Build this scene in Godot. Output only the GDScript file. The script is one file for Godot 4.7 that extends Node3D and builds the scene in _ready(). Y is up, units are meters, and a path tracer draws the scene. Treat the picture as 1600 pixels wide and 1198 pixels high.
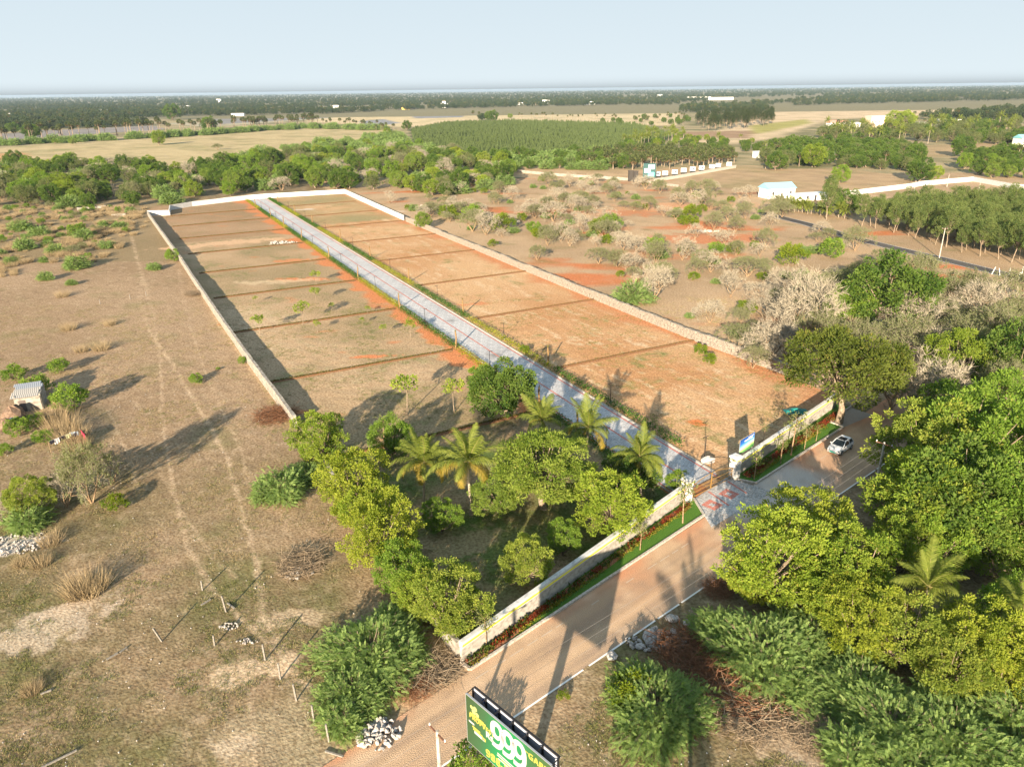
extends Node3D
# An aerial view of a fenced plot layout with a paved avenue, a village road, scrub and fields to the horizon.
# World: metres, y up; the drone's camera hangs 46 m above the origin and looks along -z.

var rng := RandomNumberGenerator.new()
var taken := {}
var M := {}
var SUN_TO := Vector3(-0.25, 0.268, 0.93).normalized()

# the layout's own axes: s runs up the avenue from the gate, t to its right
const O2 := Vector2(23.0, -81.0)
const UA := Vector2(-0.4630, -0.8864)
const VA := Vector2(0.8864, -0.4630)

func S(s: float, t: float, y := 0.0) -> Vector3:
	var p := O2 + UA * s + VA * t
	return Vector3(p.x, y, p.y)

func st_of(x: float, z: float) -> Vector2:
	var q := Vector2(x, z) - O2
	return Vector2(q.dot(UA), q.dot(VA))

func pv(a: Array) -> PackedVector2Array:
	var r := PackedVector2Array()
	for i in range(0, a.size(), 2):
		r.append(Vector2(a[i], a[i + 1]))
	return r

func _ready() -> void:
	rng.seed = 20240611
	# ---- camera
	var cam := Camera3D.new()
	cam.name = "camera"
	cam.fov = 55.15
	cam.near = 0.5
	cam.far = 60000.0
	var pitch := 0.38139
	var roll := 0.0125
	var f := Vector3(0, -sin(pitch), -cos(pitch))
	var u0 := Vector3(0, cos(pitch), -sin(pitch))
	var r := Vector3.RIGHT * cos(roll) - u0 * sin(roll)
	var u := Vector3.RIGHT * sin(roll) + u0 * cos(roll)
	cam.transform = Transform3D(Basis(r, u, -f), Vector3(0, 46, 0))
	add_child(cam)
	cam.current = true
	# ---- sky, haze, exposure
	var we := WorldEnvironment.new()
	we.name = "environment"
	var e := Environment.new()
	e.background_mode = Environment.BG_SKY
	var sm := ProceduralSkyMaterial.new()
	sm.sky_top_color = Color(0.63, 0.715, 0.785)
	sm.sky_horizon_color = Color(0.785, 0.83, 0.85)
	sm.sky_curve = 0.2
	sm.ground_horizon_color = Color(0.42, 0.46, 0.48)
	sm.ground_bottom_color = Color(0.35, 0.30, 0.24)
	sm.sun_angle_max = 30.0
	sm.energy_multiplier = 0.385
	var sky := Sky.new()
	sky.sky_material = sm
	e.sky = sky
	e.tonemap_mode = Environment.TONE_MAPPER_LINEAR
	e.tonemap_exposure = 3.5
	e.fog_enabled = true
	e.fog_density = 0.000038
	e.fog_light_color = Color(0.74, 0.84, 0.94)
	e.sdfgi_enabled = true
	e.ssao_enabled = true
	e.ssil_enabled = true
	we.environment = e
	add_child(we)
	# ---- the low sun behind the camera's left shoulder
	var sun := DirectionalLight3D.new()
	sun.name = "sun"
	sun.light_energy = 1.6
	sun.light_color = Color(1.0, 0.92, 0.81)
	sun.light_angular_distance = 0.6
	sun.shadow_enabled = true
	sun.transform = Transform3D(Basis.looking_at(-SUN_TO, Vector3.UP), Vector3(0, 300, 0))
	add_child(sun)
	materials()
	build_ground()
	print("ground ", Time.get_ticks_msec())
	build_structures()
	print("structures ", Time.get_ticks_msec())
	build_vegetation()
	print("vegetation ", Time.get_ticks_msec())
	build_things()
	print("things ", Time.get_ticks_msec())
	build_far()
	print("far ", Time.get_ticks_msec())

# ------------------------------------------------------------------ helpers

class MB:
	var v := PackedVector3Array()
	var n := PackedVector3Array()
	var c := PackedColorArray()
	var u := PackedVector2Array()
	func tri(a: Vector3, b: Vector3, d: Vector3, col := Color.WHITE) -> void:
		var nn := (d - a).cross(b - a).normalized()
		v.append(a); v.append(b); v.append(d)
		n.append(nn); n.append(nn); n.append(nn)
		c.append(col); c.append(col); c.append(col)
	func flat(a: Vector3, b: Vector3, d: Vector3, g: Vector3, col := Color.WHITE) -> void:
		# a quad that faces up whichever way it runs
		if (d - a).cross(b - a).y < 0.0:
			quad(a, g, d, b, col)
		else:
			quad(a, b, d, g, col)
	func quad(a: Vector3, b: Vector3, d: Vector3, g: Vector3, col := Color.WHITE) -> void:
		tri(a, b, d, col)
		tri(a, d, g, col)
	func box(o: Vector3, x: Vector3, y: Vector3, z: Vector3, col := Color.WHITE) -> void:
		# centre and three half axes (x, y, z right-handed)
		var p := [o - x - y - z, o + x - y - z, o + x + y - z, o - x + y - z, o - x - y + z, o + x - y + z, o + x + y + z, o - x + y + z]
		quad(p[4], p[7], p[6], p[5], col)
		quad(p[1], p[2], p[3], p[0], col)
		quad(p[5], p[6], p[2], p[1], col)
		quad(p[0], p[3], p[7], p[4], col)
		quad(p[7], p[3], p[2], p[6], col)
		quad(p[0], p[4], p[5], p[1], col)
	func abox(o: Vector3, s: Vector3, col := Color.WHITE) -> void:
		box(o, Vector3(s.x / 2, 0, 0), Vector3(0, s.y / 2, 0), Vector3(0, 0, s.z / 2), col)
	func beam(a: Vector3, b: Vector3, w: float, h: float, col := Color.WHITE) -> void:
		var d := b - a
		var z := d.normalized()
		var up := Vector3.UP if absf(z.y) < 0.95 else Vector3.RIGHT
		var x := up.cross(z).normalized()
		box((a + b) / 2, x * w / 2, z.cross(x) * h / 2, d / 2, col)
	func tube(pts: Array, rad: Array, sides := 6, col := Color.WHITE, cap := true) -> void:
		var rings := []
		var first := Vector3.ZERO
		for i in pts.size():
			var d: Vector3 = (pts[mini(i + 1, pts.size() - 1)] - pts[maxi(i - 1, 0)]).normalized()
			var x: Vector3
			if i == 0:
				x = d.cross(Vector3.UP if absf(d.y) < 0.9 else Vector3.RIGHT).normalized()
			else:
				x = (first - d * first.dot(d)).normalized()
			first = x
			var y := d.cross(x)
			var ring := []
			for k in sides:
				var a := TAU * k / sides
				ring.append(x * cos(a) + y * sin(a))
			rings.append(ring)
		for i in pts.size() - 1:
			for k in sides:
				var k2 := (k + 1) % sides
				var a: Vector3 = pts[i] + rings[i][k] * rad[i]
				var b: Vector3 = pts[i] + rings[i][k2] * rad[i]
				var g: Vector3 = pts[i + 1] + rings[i + 1][k] * rad[i + 1]
				var h: Vector3 = pts[i + 1] + rings[i + 1][k2] * rad[i + 1]
				for w in [[a, rings[i][k]], [g, rings[i + 1][k]], [h, rings[i + 1][k2]], [a, rings[i][k]], [h, rings[i + 1][k2]], [b, rings[i][k2]]]:
					v.append(w[0]); n.append(w[1]); c.append(col)
		if cap:
			var e := pts.size() - 1
			for k in range(1, sides - 1):
				tri(pts[e] + rings[e][0] * rad[e], pts[e] + rings[e][k + 1] * rad[e], pts[e] + rings[e][k] * rad[e], col)
	func mesh(m: Material) -> ArrayMesh:
		var a := []
		a.resize(Mesh.ARRAY_MAX)
		a[Mesh.ARRAY_VERTEX] = v
		a[Mesh.ARRAY_NORMAL] = n
		a[Mesh.ARRAY_COLOR] = c
		if u.size() == v.size():
			a[Mesh.ARRAY_TEX_UV] = u
		var am := ArrayMesh.new()
		am.add_surface_from_arrays(Mesh.PRIMITIVE_TRIANGLES, a)
		am.surface_set_material(0, m)
		return am

func numbered(called: String) -> String:
	var k: int = taken.get(called, 0)
	taken[called] = k + 1
	return called if k == 0 else "%s_%03d" % [called, k]

func thing(called: String, label: String, category: String, at := Vector3.ZERO, turn := 0.0, group := "") -> Node3D:
	var o := Node3D.new()
	o.name = numbered(called)
	o.position = at
	o.rotation.y = turn
	tag(o, label, category, group)
	add_child(o)
	return o

func tag(o: Node, label: String, category: String, group := "", kind := "") -> void:
	if label: o.set_meta("label", label)
	if category: o.set_meta("category", category)
	if group: o.set_meta("group", group)
	if kind: o.set_meta("kind", kind)

func part(called: String, mesh: Mesh, parent: Node, at := Vector3.ZERO, turn := 0.0) -> MeshInstance3D:
	var o := MeshInstance3D.new()
	o.name = called
	o.mesh = mesh
	o.position = at
	o.rotation.y = turn
	parent.add_child(o, true)
	return o

func top(called: String, mesh: Mesh, label: String, category: String, group := "", kind := "") -> MeshInstance3D:
	var o := MeshInstance3D.new()
	o.name = numbered(called)
	o.mesh = mesh
	tag(o, label, category, group, kind)
	add_child(o)
	return o

func struct(called: String, mesh: Mesh) -> MeshInstance3D:
	var o := MeshInstance3D.new()
	o.name = numbered(called)
	o.mesh = mesh
	o.set_meta("kind", "structure")
	add_child(o)
	return o

func multi(called: String, mesh: Mesh, where: Array, label := "", category := "", parent: Node = null, tints := PackedColorArray()) -> MultiMeshInstance3D:
	var mm := MultiMesh.new()
	mm.transform_format = MultiMesh.TRANSFORM_3D
	mm.use_colors = tints.size() > 0
	mm.mesh = mesh
	mm.instance_count = where.size()
	for i in where.size():
		mm.set_instance_transform(i, where[i])
		if tints.size() > 0:
			mm.set_instance_color(i, tints[i])
	var o := MultiMeshInstance3D.new()
	o.multimesh = mm
	o.set_meta("kind", "stuff")
	if parent == null:
		o.name = numbered(called)
		tag(o, label, category)
		add_child(o)
	else:
		o.name = called
		parent.add_child(o, true)
	return o

func lin(r: float, g: float, b: float) -> Color:
	return Color(r, g, b).linear_to_srgb()

func plain(r: float, g: float, b: float, rough := 0.8, metal := 0.0) -> StandardMaterial3D:
	var m := StandardMaterial3D.new()
	m.albedo_color = lin(r, g, b)
	m.roughness = rough
	m.metallic = metal
	m.metallic_specular = 0.35
	return m

func coloured(rough := 0.85, spec := 0.3) -> StandardMaterial3D:
	var m := StandardMaterial3D.new()
	m.vertex_color_use_as_albedo = true
	m.roughness = rough
	m.metallic_specular = spec
	return m

func noise_tex(freq: float, cols: Array, stops: Array, seed_ := 1, size := 512, type := FastNoiseLite.TYPE_SIMPLEX_SMOOTH, oct := 5) -> NoiseTexture2D:
	var fn := FastNoiseLite.new()
	fn.noise_type = type
	fn.frequency = freq
	fn.seed = seed_
	fn.fractal_octaves = oct
	if type == FastNoiseLite.TYPE_CELLULAR:
		fn.cellular_return_type = FastNoiseLite.RETURN_DISTANCE
		fn.fractal_type = FastNoiseLite.FRACTAL_NONE if oct < 2 else FastNoiseLite.FRACTAL_FBM
	var t := NoiseTexture2D.new()
	t.width = size
	t.height = size
	t.seamless = true
	t.noise = fn
	if cols.size():
		var gr := Gradient.new()
		var cc := PackedColorArray()
		for k in cols:
			cc.append(lin(k[0], k[1], k[2]))
		gr.colors = cc
		gr.offsets = PackedFloat32Array(stops)
		t.color_ramp = gr
	return t

func tri_mat(tex: Texture2D, scale: float, rough := 0.9, bump: Texture2D = null, bump_cm := 1.0) -> StandardMaterial3D:
	var m := StandardMaterial3D.new()
	m.albedo_texture = tex
	m.uv1_triplanar = true
	m.uv1_world_triplanar = true
	m.uv1_scale = Vector3.ONE * scale
	m.roughness = rough
	m.metallic_specular = 0.25
	if bump:
		m.heightmap_enabled = true
		m.heightmap_texture = bump
		m.heightmap_scale = bump_cm
	return m

func materials() -> void:
	M.vc = coloured()
	var leaf := coloured(0.62, 0.3)
	leaf.backlight_enabled = true
	leaf.backlight = Color(0.95, 1.0, 0.5)
	M.leaf = leaf
	M.dry = coloured(0.95, 0.1)
	M.bark = tri_mat(noise_tex(0.02, [[.10, .075, .05], [.22, .17, .12], [.36, .30, .23]], [0.2, 0.5, 0.85], 3, 256), 0.8, 0.95)
	M.palm_bark = tri_mat(noise_tex(0.03, [[.16, .12, .09], [.30, .25, .19], [.42, .36, .29]], [0.2, 0.5, 0.85], 4, 256), 1.2, 0.95)
	M.dead_wood = tri_mat(noise_tex(0.02, [[.13, .085, .05], [.25, .17, .10], [.40, .31, .2]], [0.2, 0.5, 0.85], 31, 256), 0.9, 0.95)
	var b1 := noise_tex(0.03, [], [], 5, 512)
	M.white = tri_mat(noise_tex(0.012, [[.36, .35, .33], [.50, .50, .48], [.56, .56, .55]], [0.15, 0.4, 0.8], 6, 512), 0.21, 0.7, b1, 0.4)
	M.concrete = tri_mat(noise_tex(0.012, [[.22, .20, .17], [.38, .35, .305], [.46, .44, .39]], [0.15, 0.5, 0.85], 7, 512), 0.3, 0.9, b1, 0.8)
	M.kerb = tri_mat(noise_tex(0.02, [[.24, .20, .15], [.40, .36, .31], [.50, .47, .43]], [0.15, 0.45, 0.8], 8, 512), 0.3, 0.85, b1, 0.6)
	var cell := noise_tex(0.035, [], [], 9, 512, FastNoiseLite.TYPE_CELLULAR, 1)
	M.rubble = tri_mat(noise_tex(0.035, [[.30, .265, .22], [.185, .16, .13], [.045, .038, .03]], [0.25, 0.62, 0.95], 9, 512, FastNoiseLite.TYPE_CELLULAR, 1), 0.22, 0.95, cell, -9.0)
	M.plaster = tri_mat(noise_tex(0.014, [[.16, .14, .115], [.27, .245, .21], [.36, .34, .30]], [0.2, 0.5, 0.85], 10, 512), 0.16, 0.95, b1, 1.5)
	M.asphalt = tri_mat(noise_tex(0.03, [[.035, .034, .034], [.055, .053, .052], [.10, .092, .085]], [0.2, 0.5, 0.9], 11, 512), 0.15, 0.9)
	M.paint_white = plain(.70, .69, .66, 0.7)
	M.paint_yellow = plain(.72, .66, .05, 0.6)
	M.black = plain(.015, .015, .017, 0.5)
	M.gold = plain(.26, .15, .045, 0.5)
	M.red_paver = tri_mat(noise_tex(0.05, [[.34, .12, .09], [.46, .17, .13], [.52, .24, .19]], [0.2, 0.5, 0.85], 12, 256), 0.7, 0.85)
	M.glass = plain(.012, .018, .022, 0.05)
	M.tyre = plain(.012, .012, .012, 0.8)
	M.metal = plain(.45, .46, .47, 0.4, 0.6)
	M.sheet = plain(.30, .32, .35, 0.5, 0.2)
	M.post = tri_mat(noise_tex(0.03, [[.12, .11, .095], [.20, .185, .16], [.27, .25, .22]], [0.2, 0.5, 0.85], 32, 256), 0.8, 0.95)
	M.stone = tri_mat(noise_tex(0.02, [[.22, .20, .18], [.38, .355, .33], [.50, .48, .46]], [0.15, 0.5, 0.85], 13, 256), 0.5, 0.9, b1, 1.0)

# ------------------------------------------------------------------ ground

class Block:
	var x0: float
	var z0: float
	var nx: int
	var nz: int
	var cell: float
	var col := PackedColorArray()
	var hgt := PackedFloat32Array()
	func _init(ax: float, az: float, bx: float, bz: float, ce: float) -> void:
		x0 = ax; z0 = az; cell = ce
		nx = int(round((bx - ax) / ce)) + 1
		nz = int(round((bz - az) / ce)) + 1
		col.resize(nx * nz)
		hgt.resize(nx * nz)

var blocks: Array[Block] = []
var n_big := FastNoiseLite.new()
var n_mid := FastNoiseLite.new()
var n_fine := FastNoiseLite.new()
var n_rel := FastNoiseLite.new()
var fields := []
var site_poly: PackedVector2Array

func in_site(p: Vector2) -> bool:
	return p.x > -14.5 + (p.y + 39.0) * 0.31 and p.x < 302.0 and p.y > -44.0 - clampf((p.x - 180.0) / 100.0, 0, 1) * 3.0 + clampf((100.0 - p.x) / 100.0, 0, 1) * 4.2 and p.y < 37.8

func mixc(a: Color, b: Color, k: float) -> Color:
	return a.lerp(b, clampf(k, 0.0, 1.0))

func ground_col(x: float, z: float) -> Color:
	var b := n_big.get_noise_2d(x, z)
	var m := n_mid.get_noise_2d(x, z)
	var f := n_fine.get_noise_2d(x, z)
	var c: Color
	if z < -420.0 or absf(x) > 330.0:
		c = mixc(Color(.15, .15, .08), Color(.34, .28, .175), 0.5 + b * 1.3 + m * 0.3)
		var p := Vector2(x, z)
		for q in fields:
			if q[2].has_point(p) and Geometry2D.is_point_in_polygon(p, q[0]):
				c = mixc(q[1], q[1] * 0.72, 0.35 + m * 0.9 + b * 0.5)
				c = mixc(c, Color(.16, .19, .07), (b + 0.1 * m) * q[3])
		c.a = 1.0
		return c
	var st := st_of(x, z)
	if in_site(st):
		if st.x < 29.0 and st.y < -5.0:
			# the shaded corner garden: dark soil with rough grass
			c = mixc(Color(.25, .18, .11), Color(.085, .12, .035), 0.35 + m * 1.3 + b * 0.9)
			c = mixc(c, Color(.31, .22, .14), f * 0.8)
		elif st.y < 0.0:
			var row := int(floor((st.x - 28.5) / 31.0))
			c = mixc(Color(.36, .26, .16), Color(.265, .205, .12), 0.45 + b * 1.2 + m * 0.8 + 0.12 * sin(row * 2.4))
			c = mixc(c, Color(.16, .165, .065), (m + f * 0.9) * 1.3 - 0.42)
			c = mixc(c, Color(.46, .36, .24), -b * 1.1 + f * 0.5 - 0.25)
			if st.x > 205.0:
				c = mixc(c, Color(.25, .16, .095), 0.55)
			c = mixc(c, Color(.46, .19, .085), (st.y + 9.6 + m * 4.5) * 0.9)
			c = mixc(c, Color(.46, .19, .085), n_mid.get_noise_2d(x + 431.0, z * 1.6) * 2.6 - 1.25)
		else:
			c = mixc(Color(.455, .300, .168), Color(.39, .222, .110), 0.5 + b * 1.3 + m * 0.6)
			c = mixc(c, Color(.53, .40, .26), f * 1.1 + n_fine.get_noise_2d(st.x * 0.12, st.y * 0.9) * 1.4 - 0.3)
			c = mixc(c, Color(.17, .175, .065), (n_mid.get_noise_2d(x * 1.3 + 90.0, z * 1.3) + f * 0.6) * 1.5 - 0.55)
			c = mixc(c, Color(.42, .20, .10), (st.y - 33.0 + m * 5.0) * 0.28)
			if st.x > 215.0:
				c = mixc(c, Color(.25, .22, .115), 0.5 + b)
		return c
	# open ground
	if st.y < -20.0 or z > -60.0 and x < 0.0:
		c = mixc(Color(.305, .222, .142), Color(.245, .176, .11), 0.5 + b * 1.4)
		c = mixc(c, Color(.135, .118, .058), (0.62 + b * 0.8 + m * 0.8) * smoothstep(-105.0, -58.0, z) * 0.95)
		c = mixc(c, Color(.155, .15, .065), m * 1.1 - 0.25)
		c = mixc(c, Color(.40, .31, .21), f * 0.9 - 0.1)
		c = mixc(c, Color(.16, .11, .07), -f * 1.2 - 0.25)
		if z < -215.0:
			c = mixc(c, Color(.19, .155, .085), 0.6)
	elif st.y > 37.0 and st.x > 5.0:
		c = mixc(Color(.39, .285, .18), Color(.31, .225, .14), 0.5 + b * 1.3 + m * 0.5)
		c = mixc(c, Color(.43, .165, .075), n_big.get_noise_2d(x * 0.8 + 300.0, z * 1.7) * 3.2 + m * 0.8 - 0.9 - maxf(0.0, (x - 110.0) * 0.02))
		c = mixc(c, Color(.17, .165, .075), m * 1.3 - 0.35)
		c = mixc(c, Color(.43, .34, .23), f - 0.25)
	else:
		c = mixc(Color(.21, .16, .10), Color(.145, .12, .07), 0.5 + b + m)
		c = mixc(c, Color(.33, .26, .18), f * 1.2 - 0.1)
	for q in fields:
		var p2 := Vector2(x, z)
		if q[2].has_point(p2) and Geometry2D.is_point_in_polygon(p2, q[0]):
			c = mixc(q[1], q[1] * 0.75, 0.3 + m * 0.9)
			c = mixc(c, Color(.16, .17, .07), (b + 0.3 * m) * q[3])
	c.a = 1.0
	return c

func soil(c: Color) -> Color:
	return Color(c.r * 1.26, c.g * 1.27, c.b * 1.28)

func stamp_line(pts: PackedVector2Array, w: float, col: Color, k: float) -> void:
	for bl in blocks:
		if bl.cell > 2.5:
			continue
		for i in pts.size() - 1:
			var a := pts[i]
			var b := pts[i + 1]
			var lo := Vector2(minf(a.x, b.x), minf(a.y, b.y)) - Vector2(w, w) * 2.0
			var hi := Vector2(maxf(a.x, b.x), maxf(a.y, b.y)) + Vector2(w, w) * 2.0
			for iz in range(maxi(0, int((lo.y - bl.z0) / bl.cell)), mini(bl.nz, int((hi.y - bl.z0) / bl.cell) + 2)):
				for ix in range(maxi(0, int((lo.x - bl.x0) / bl.cell)), mini(bl.nx, int((hi.x - bl.x0) / bl.cell) + 2)):
					var p := Vector2(bl.x0 + ix * bl.cell, bl.z0 + iz * bl.cell)
					p += Vector2(n_fine.get_noise_2d(p.x * 0.4, p.y * 0.4), n_fine.get_noise_2d(p.y * 0.4, p.x * 0.4 + 50.0)) * w * 1.2
					var d := p.distance_to(Geometry2D.get_closest_point_to_segment(p, a, b))
					if d < w * 1.5:
						var id := iz * bl.nx + ix
						bl.col[id] = mixc(bl.col[id], soil(col), k * smoothstep(w * 1.5, w * 0.4, d) * (0.75 + n_fine.get_noise_2d(p.x, p.y)))

func stamp_spot(o: Vector2, rx: float, rz: float, turn: float, col: Color, k: float, rough := 0.6) -> void:
	var e := maxf(rx, rz) * 1.7
	for bl in blocks:
		if bl.cell > 2.5:
			continue
		for iz in range(maxi(0, int((o.y - e - bl.z0) / bl.cell)), mini(bl.nz, int((o.y + e - bl.z0) / bl.cell) + 2)):
			for ix in range(maxi(0, int((o.x - e - bl.x0) / bl.cell)), mini(bl.nx, int((o.x + e - bl.x0) / bl.cell) + 2)):
				var p := Vector2(bl.x0 + ix * bl.cell, bl.z0 + iz * bl.cell)
				var q := (p - o).rotated(turn)
				var d := Vector2(q.x / rx, q.y / rz).length() + rough * (n_mid.get_noise_2d(p.x * 2.0, p.y * 2.0) + n_fine.get_noise_2d(p.x, p.y))
				if d < 1.1:
					var id := iz * bl.nx + ix
					bl.col[id] = mixc(bl.col[id], soil(col), k * smoothstep(1.1, 0.75, d))

func build_ground() -> void:
	for q in [[n_big, 0.018, 1, 3], [n_mid, 0.07, 2, 3], [n_fine, 0.45, 3, 3], [n_rel, 0.32, 4, 4]]:
		q[0].noise_type = FastNoiseLite.TYPE_SIMPLEX_SMOOTH
		q[0].frequency = q[1]
		q[0].seed = q[2]
		q[0].fractal_octaves = q[3]
	# fields: outline, colour, box, how much rough green grows in
	var F := [
		[pv([-491.37,-691.44,-468.52,-769.01,-441.63,-801.97,-367.46,-898.71,-278.6,-1074.66,-219.56,-1136.49,-125.16,-954.04,-115.78,-822.38,-159.55,-697.66,-193.29,-617.71,-193.74,-495.59,-254.92,-548.52,-343.77,-592.34,-435.88,-611.17]), Color(.42, .345, .20), 0.8],
		[pv([-464.49,-652.56,-418.19,-665.67,-351.82,-561.54,-388.09,-542.04]), Color(.44, .28, .14), 0.0],
		[pv([-436.07,-1641.04,-237.69,-2012.43,303.27,-2247.15,468.18,-2145.12,219.44,-997.17,89.32,-1032.45,-36.33,-1270.11,-94.46,-1211.88,-132.37,-1036.98,-219.56,-1136.49,-331.8,-1283.82]), Color(.52, .43, .27), 0.4],
		[pv([-247.49,-1283.81,-216.82,-1356.92,-165.61,-1186.17,-190.54,-1051.97]), Color(.24, .25, .26), 0.0],
		[pv([-191.6,-1511.5,-90.72,-1589.31,-80.27,-1402.79,-162.54,-1368.59]), Color(.24, .25, .26), 0.0],
		[pv([-659.31,-934.38,-653.05,-1079.56,-549.7,-1205.74,-471.12,-1069.8,-526.09,-959.09,-570.64,-806.11]), Color(.24, .225, .215), 0.0],
		[pv([-572.67,-1280.37,-476.86,-1474.23,-383.17,-1705.25,-327.91,-1456.26,-433.51,-1133.78]), Color(.36, .33, .24), 0.5],
		[pv([-573.63,-1506.75,-341.78,-1781.21,-298.08,-1550.7,-457.48,-1224.37]), Color(.23, .23, .225), 0.0],
		[pv([-123.87,-968.93,-90.84,-1164.36,5.08,-1205.73,168.39,-1048.47,168.86,-763.73,82.34,-600.04,2.02,-548.52,-49.07,-555.83,-88.59,-709.9]), Color(.07, .095, .04), 0.0],
		[pv([247.18,-893.58,557.5,-1681.31,700.02,-1923.86,1707.38,-2311.75,1013.17,-1364.66,469.85,-1131.06,241.6,-719.22,176.75,-654.39,157.53,-745.67]), Color(.53, .42, .28), 0.3],
		[pv([621.97,-1896.53,770.88,-2129.93,611.02,-1654.62,514.61,-1550.68]), Color(.08, .2, .05), 0.0],
		[pv([188.14,-852.72,276.68,-858.49,227.46,-731.64,167.65,-763.98]), Color(.30, .21, .135), 0.0],
		[pv([301.44,-974.93,436.74,-1141.95,399.69,-1021.3,251.69,-789.79]), Color(.33, .31, .11), 0.0],
		[pv([88.22,-394.62,106.65,-429.76,141.54,-461.83,201.08,-446.78,213.75,-401.53,153.19,-336.31,117.19,-292.78,115.2,-313.82,117.62,-350.74]), Color(.37, .27, .165), 0.5],
		[pv([322.21,-614.01,532.05,-708.27,429.9,-568.9,281.64,-513.44]), Color(.36, .27, .16), 0.4],
		[pv([541.79,-2503.69,1074.44,-3425.4,1519.92,-3771.66,1160.65,-2876.13,756.47,-2345.51,434.33,-2004.03]), Color(.44, .37, .25), 0.4],
		[pv([-43.09,-485.02,14.22,-494.51,63.05,-456.25,103.69,-466.58,153.85,-476.38,144.47,-446.34,85.14,-412.8,35.21,-400.27,1.46,-428.54]), Color(.40, .29, .175), 0.5],
	]
	for q in F:
		var r := Rect2(q[0][0], Vector2.ZERO)
		for p in q[0]:
			r = r.expand(p)
		fields.append([q[0], q[1], r, q[2]])
	blocks = [Block.new(-80, -152, 80, -36, 0.4), Block.new(-152, -260, 152, -152, 1.0), Block.new(-152, -152, -80, -36, 1.0), Block.new(80, -152, 152, -36, 1.0),
		Block.new(-320, -440, 320, -260, 2.0), Block.new(-1000, -1480, 1000, -440, 8.0), Block.new(-320, -260, -152, -36, 4.0), Block.new(152, -260, 320, -36, 4.0)]
	for bl in blocks:
		for iz in bl.nz:
			for ix in bl.nx:
				var x: float = bl.x0 + ix * bl.cell
				var z: float = bl.z0 + iz * bl.cell
				var id := iz * bl.nx + ix
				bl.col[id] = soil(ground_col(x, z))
				bl.hgt[id] = (n_rel.get_noise_2d(x, z) * 0.055 - 0.03) if bl.cell < 0.9 and ix > 0 and iz > 0 and ix < bl.nx - 1 and iz < bl.nz - 1 else -0.03
	# foot and cattle paths worn pale in the waste land
	var worn := Color(.44, .335, .225)
	stamp_line(pv([-131.25,-255.49,-114.19,-222.99,-100.57,-197.38,-89,-170.75,-74.75,-145.34,-61.85,-125.88,-52.22,-110.56,-44.44,-98.19,-38.45,-87.99,-32.8,-76.41,-28.65,-68.32,-25.48,-60.48,-22.8,-54.8,-19.65,-49.86,-17.33,-47.27]), 0.29, worn, 0.85)
	stamp_line(pv([-100.57,-197.38,-78.22,-154.57,-65.76,-129.45,-55.01,-105.5,-46.56,-88.21,-36.09,-68.48,-30.31,-60.57,-25.49,-55.73,-21.7,-52.09]), 0.22, worn, 0.7)
	stamp_line(pv([-63.36,-105.76,-55.74,-94.27,-49.4,-84.73,-46.9,-79.76]), 0.22, worn, 0.5)
	stamp_line(pv([-93.84,-204.69,-77.92,-170.23,-65.99,-144.99,-54.66,-122.35,-45.58,-105.21,-38.02,-91.77,-32.99,-81]), 0.2, worn, 0.5)
	stamp_line(pv([-50.66,-92.12,-46.02,-84.64,-39.18,-75.13,-32.35,-66.02,-25.48,-59.48]), 0.18, worn, 0.4)
	stamp_line(pv([-89,-170.75,-85.37,-154.87,-84.22,-145.73]), 0.15, worn, 0.4)
	stamp_line(pv([-22.46,-49.16,-21.26,-44.96,-19.16,-39.66]), 0.2, worn, 0.5)
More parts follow.
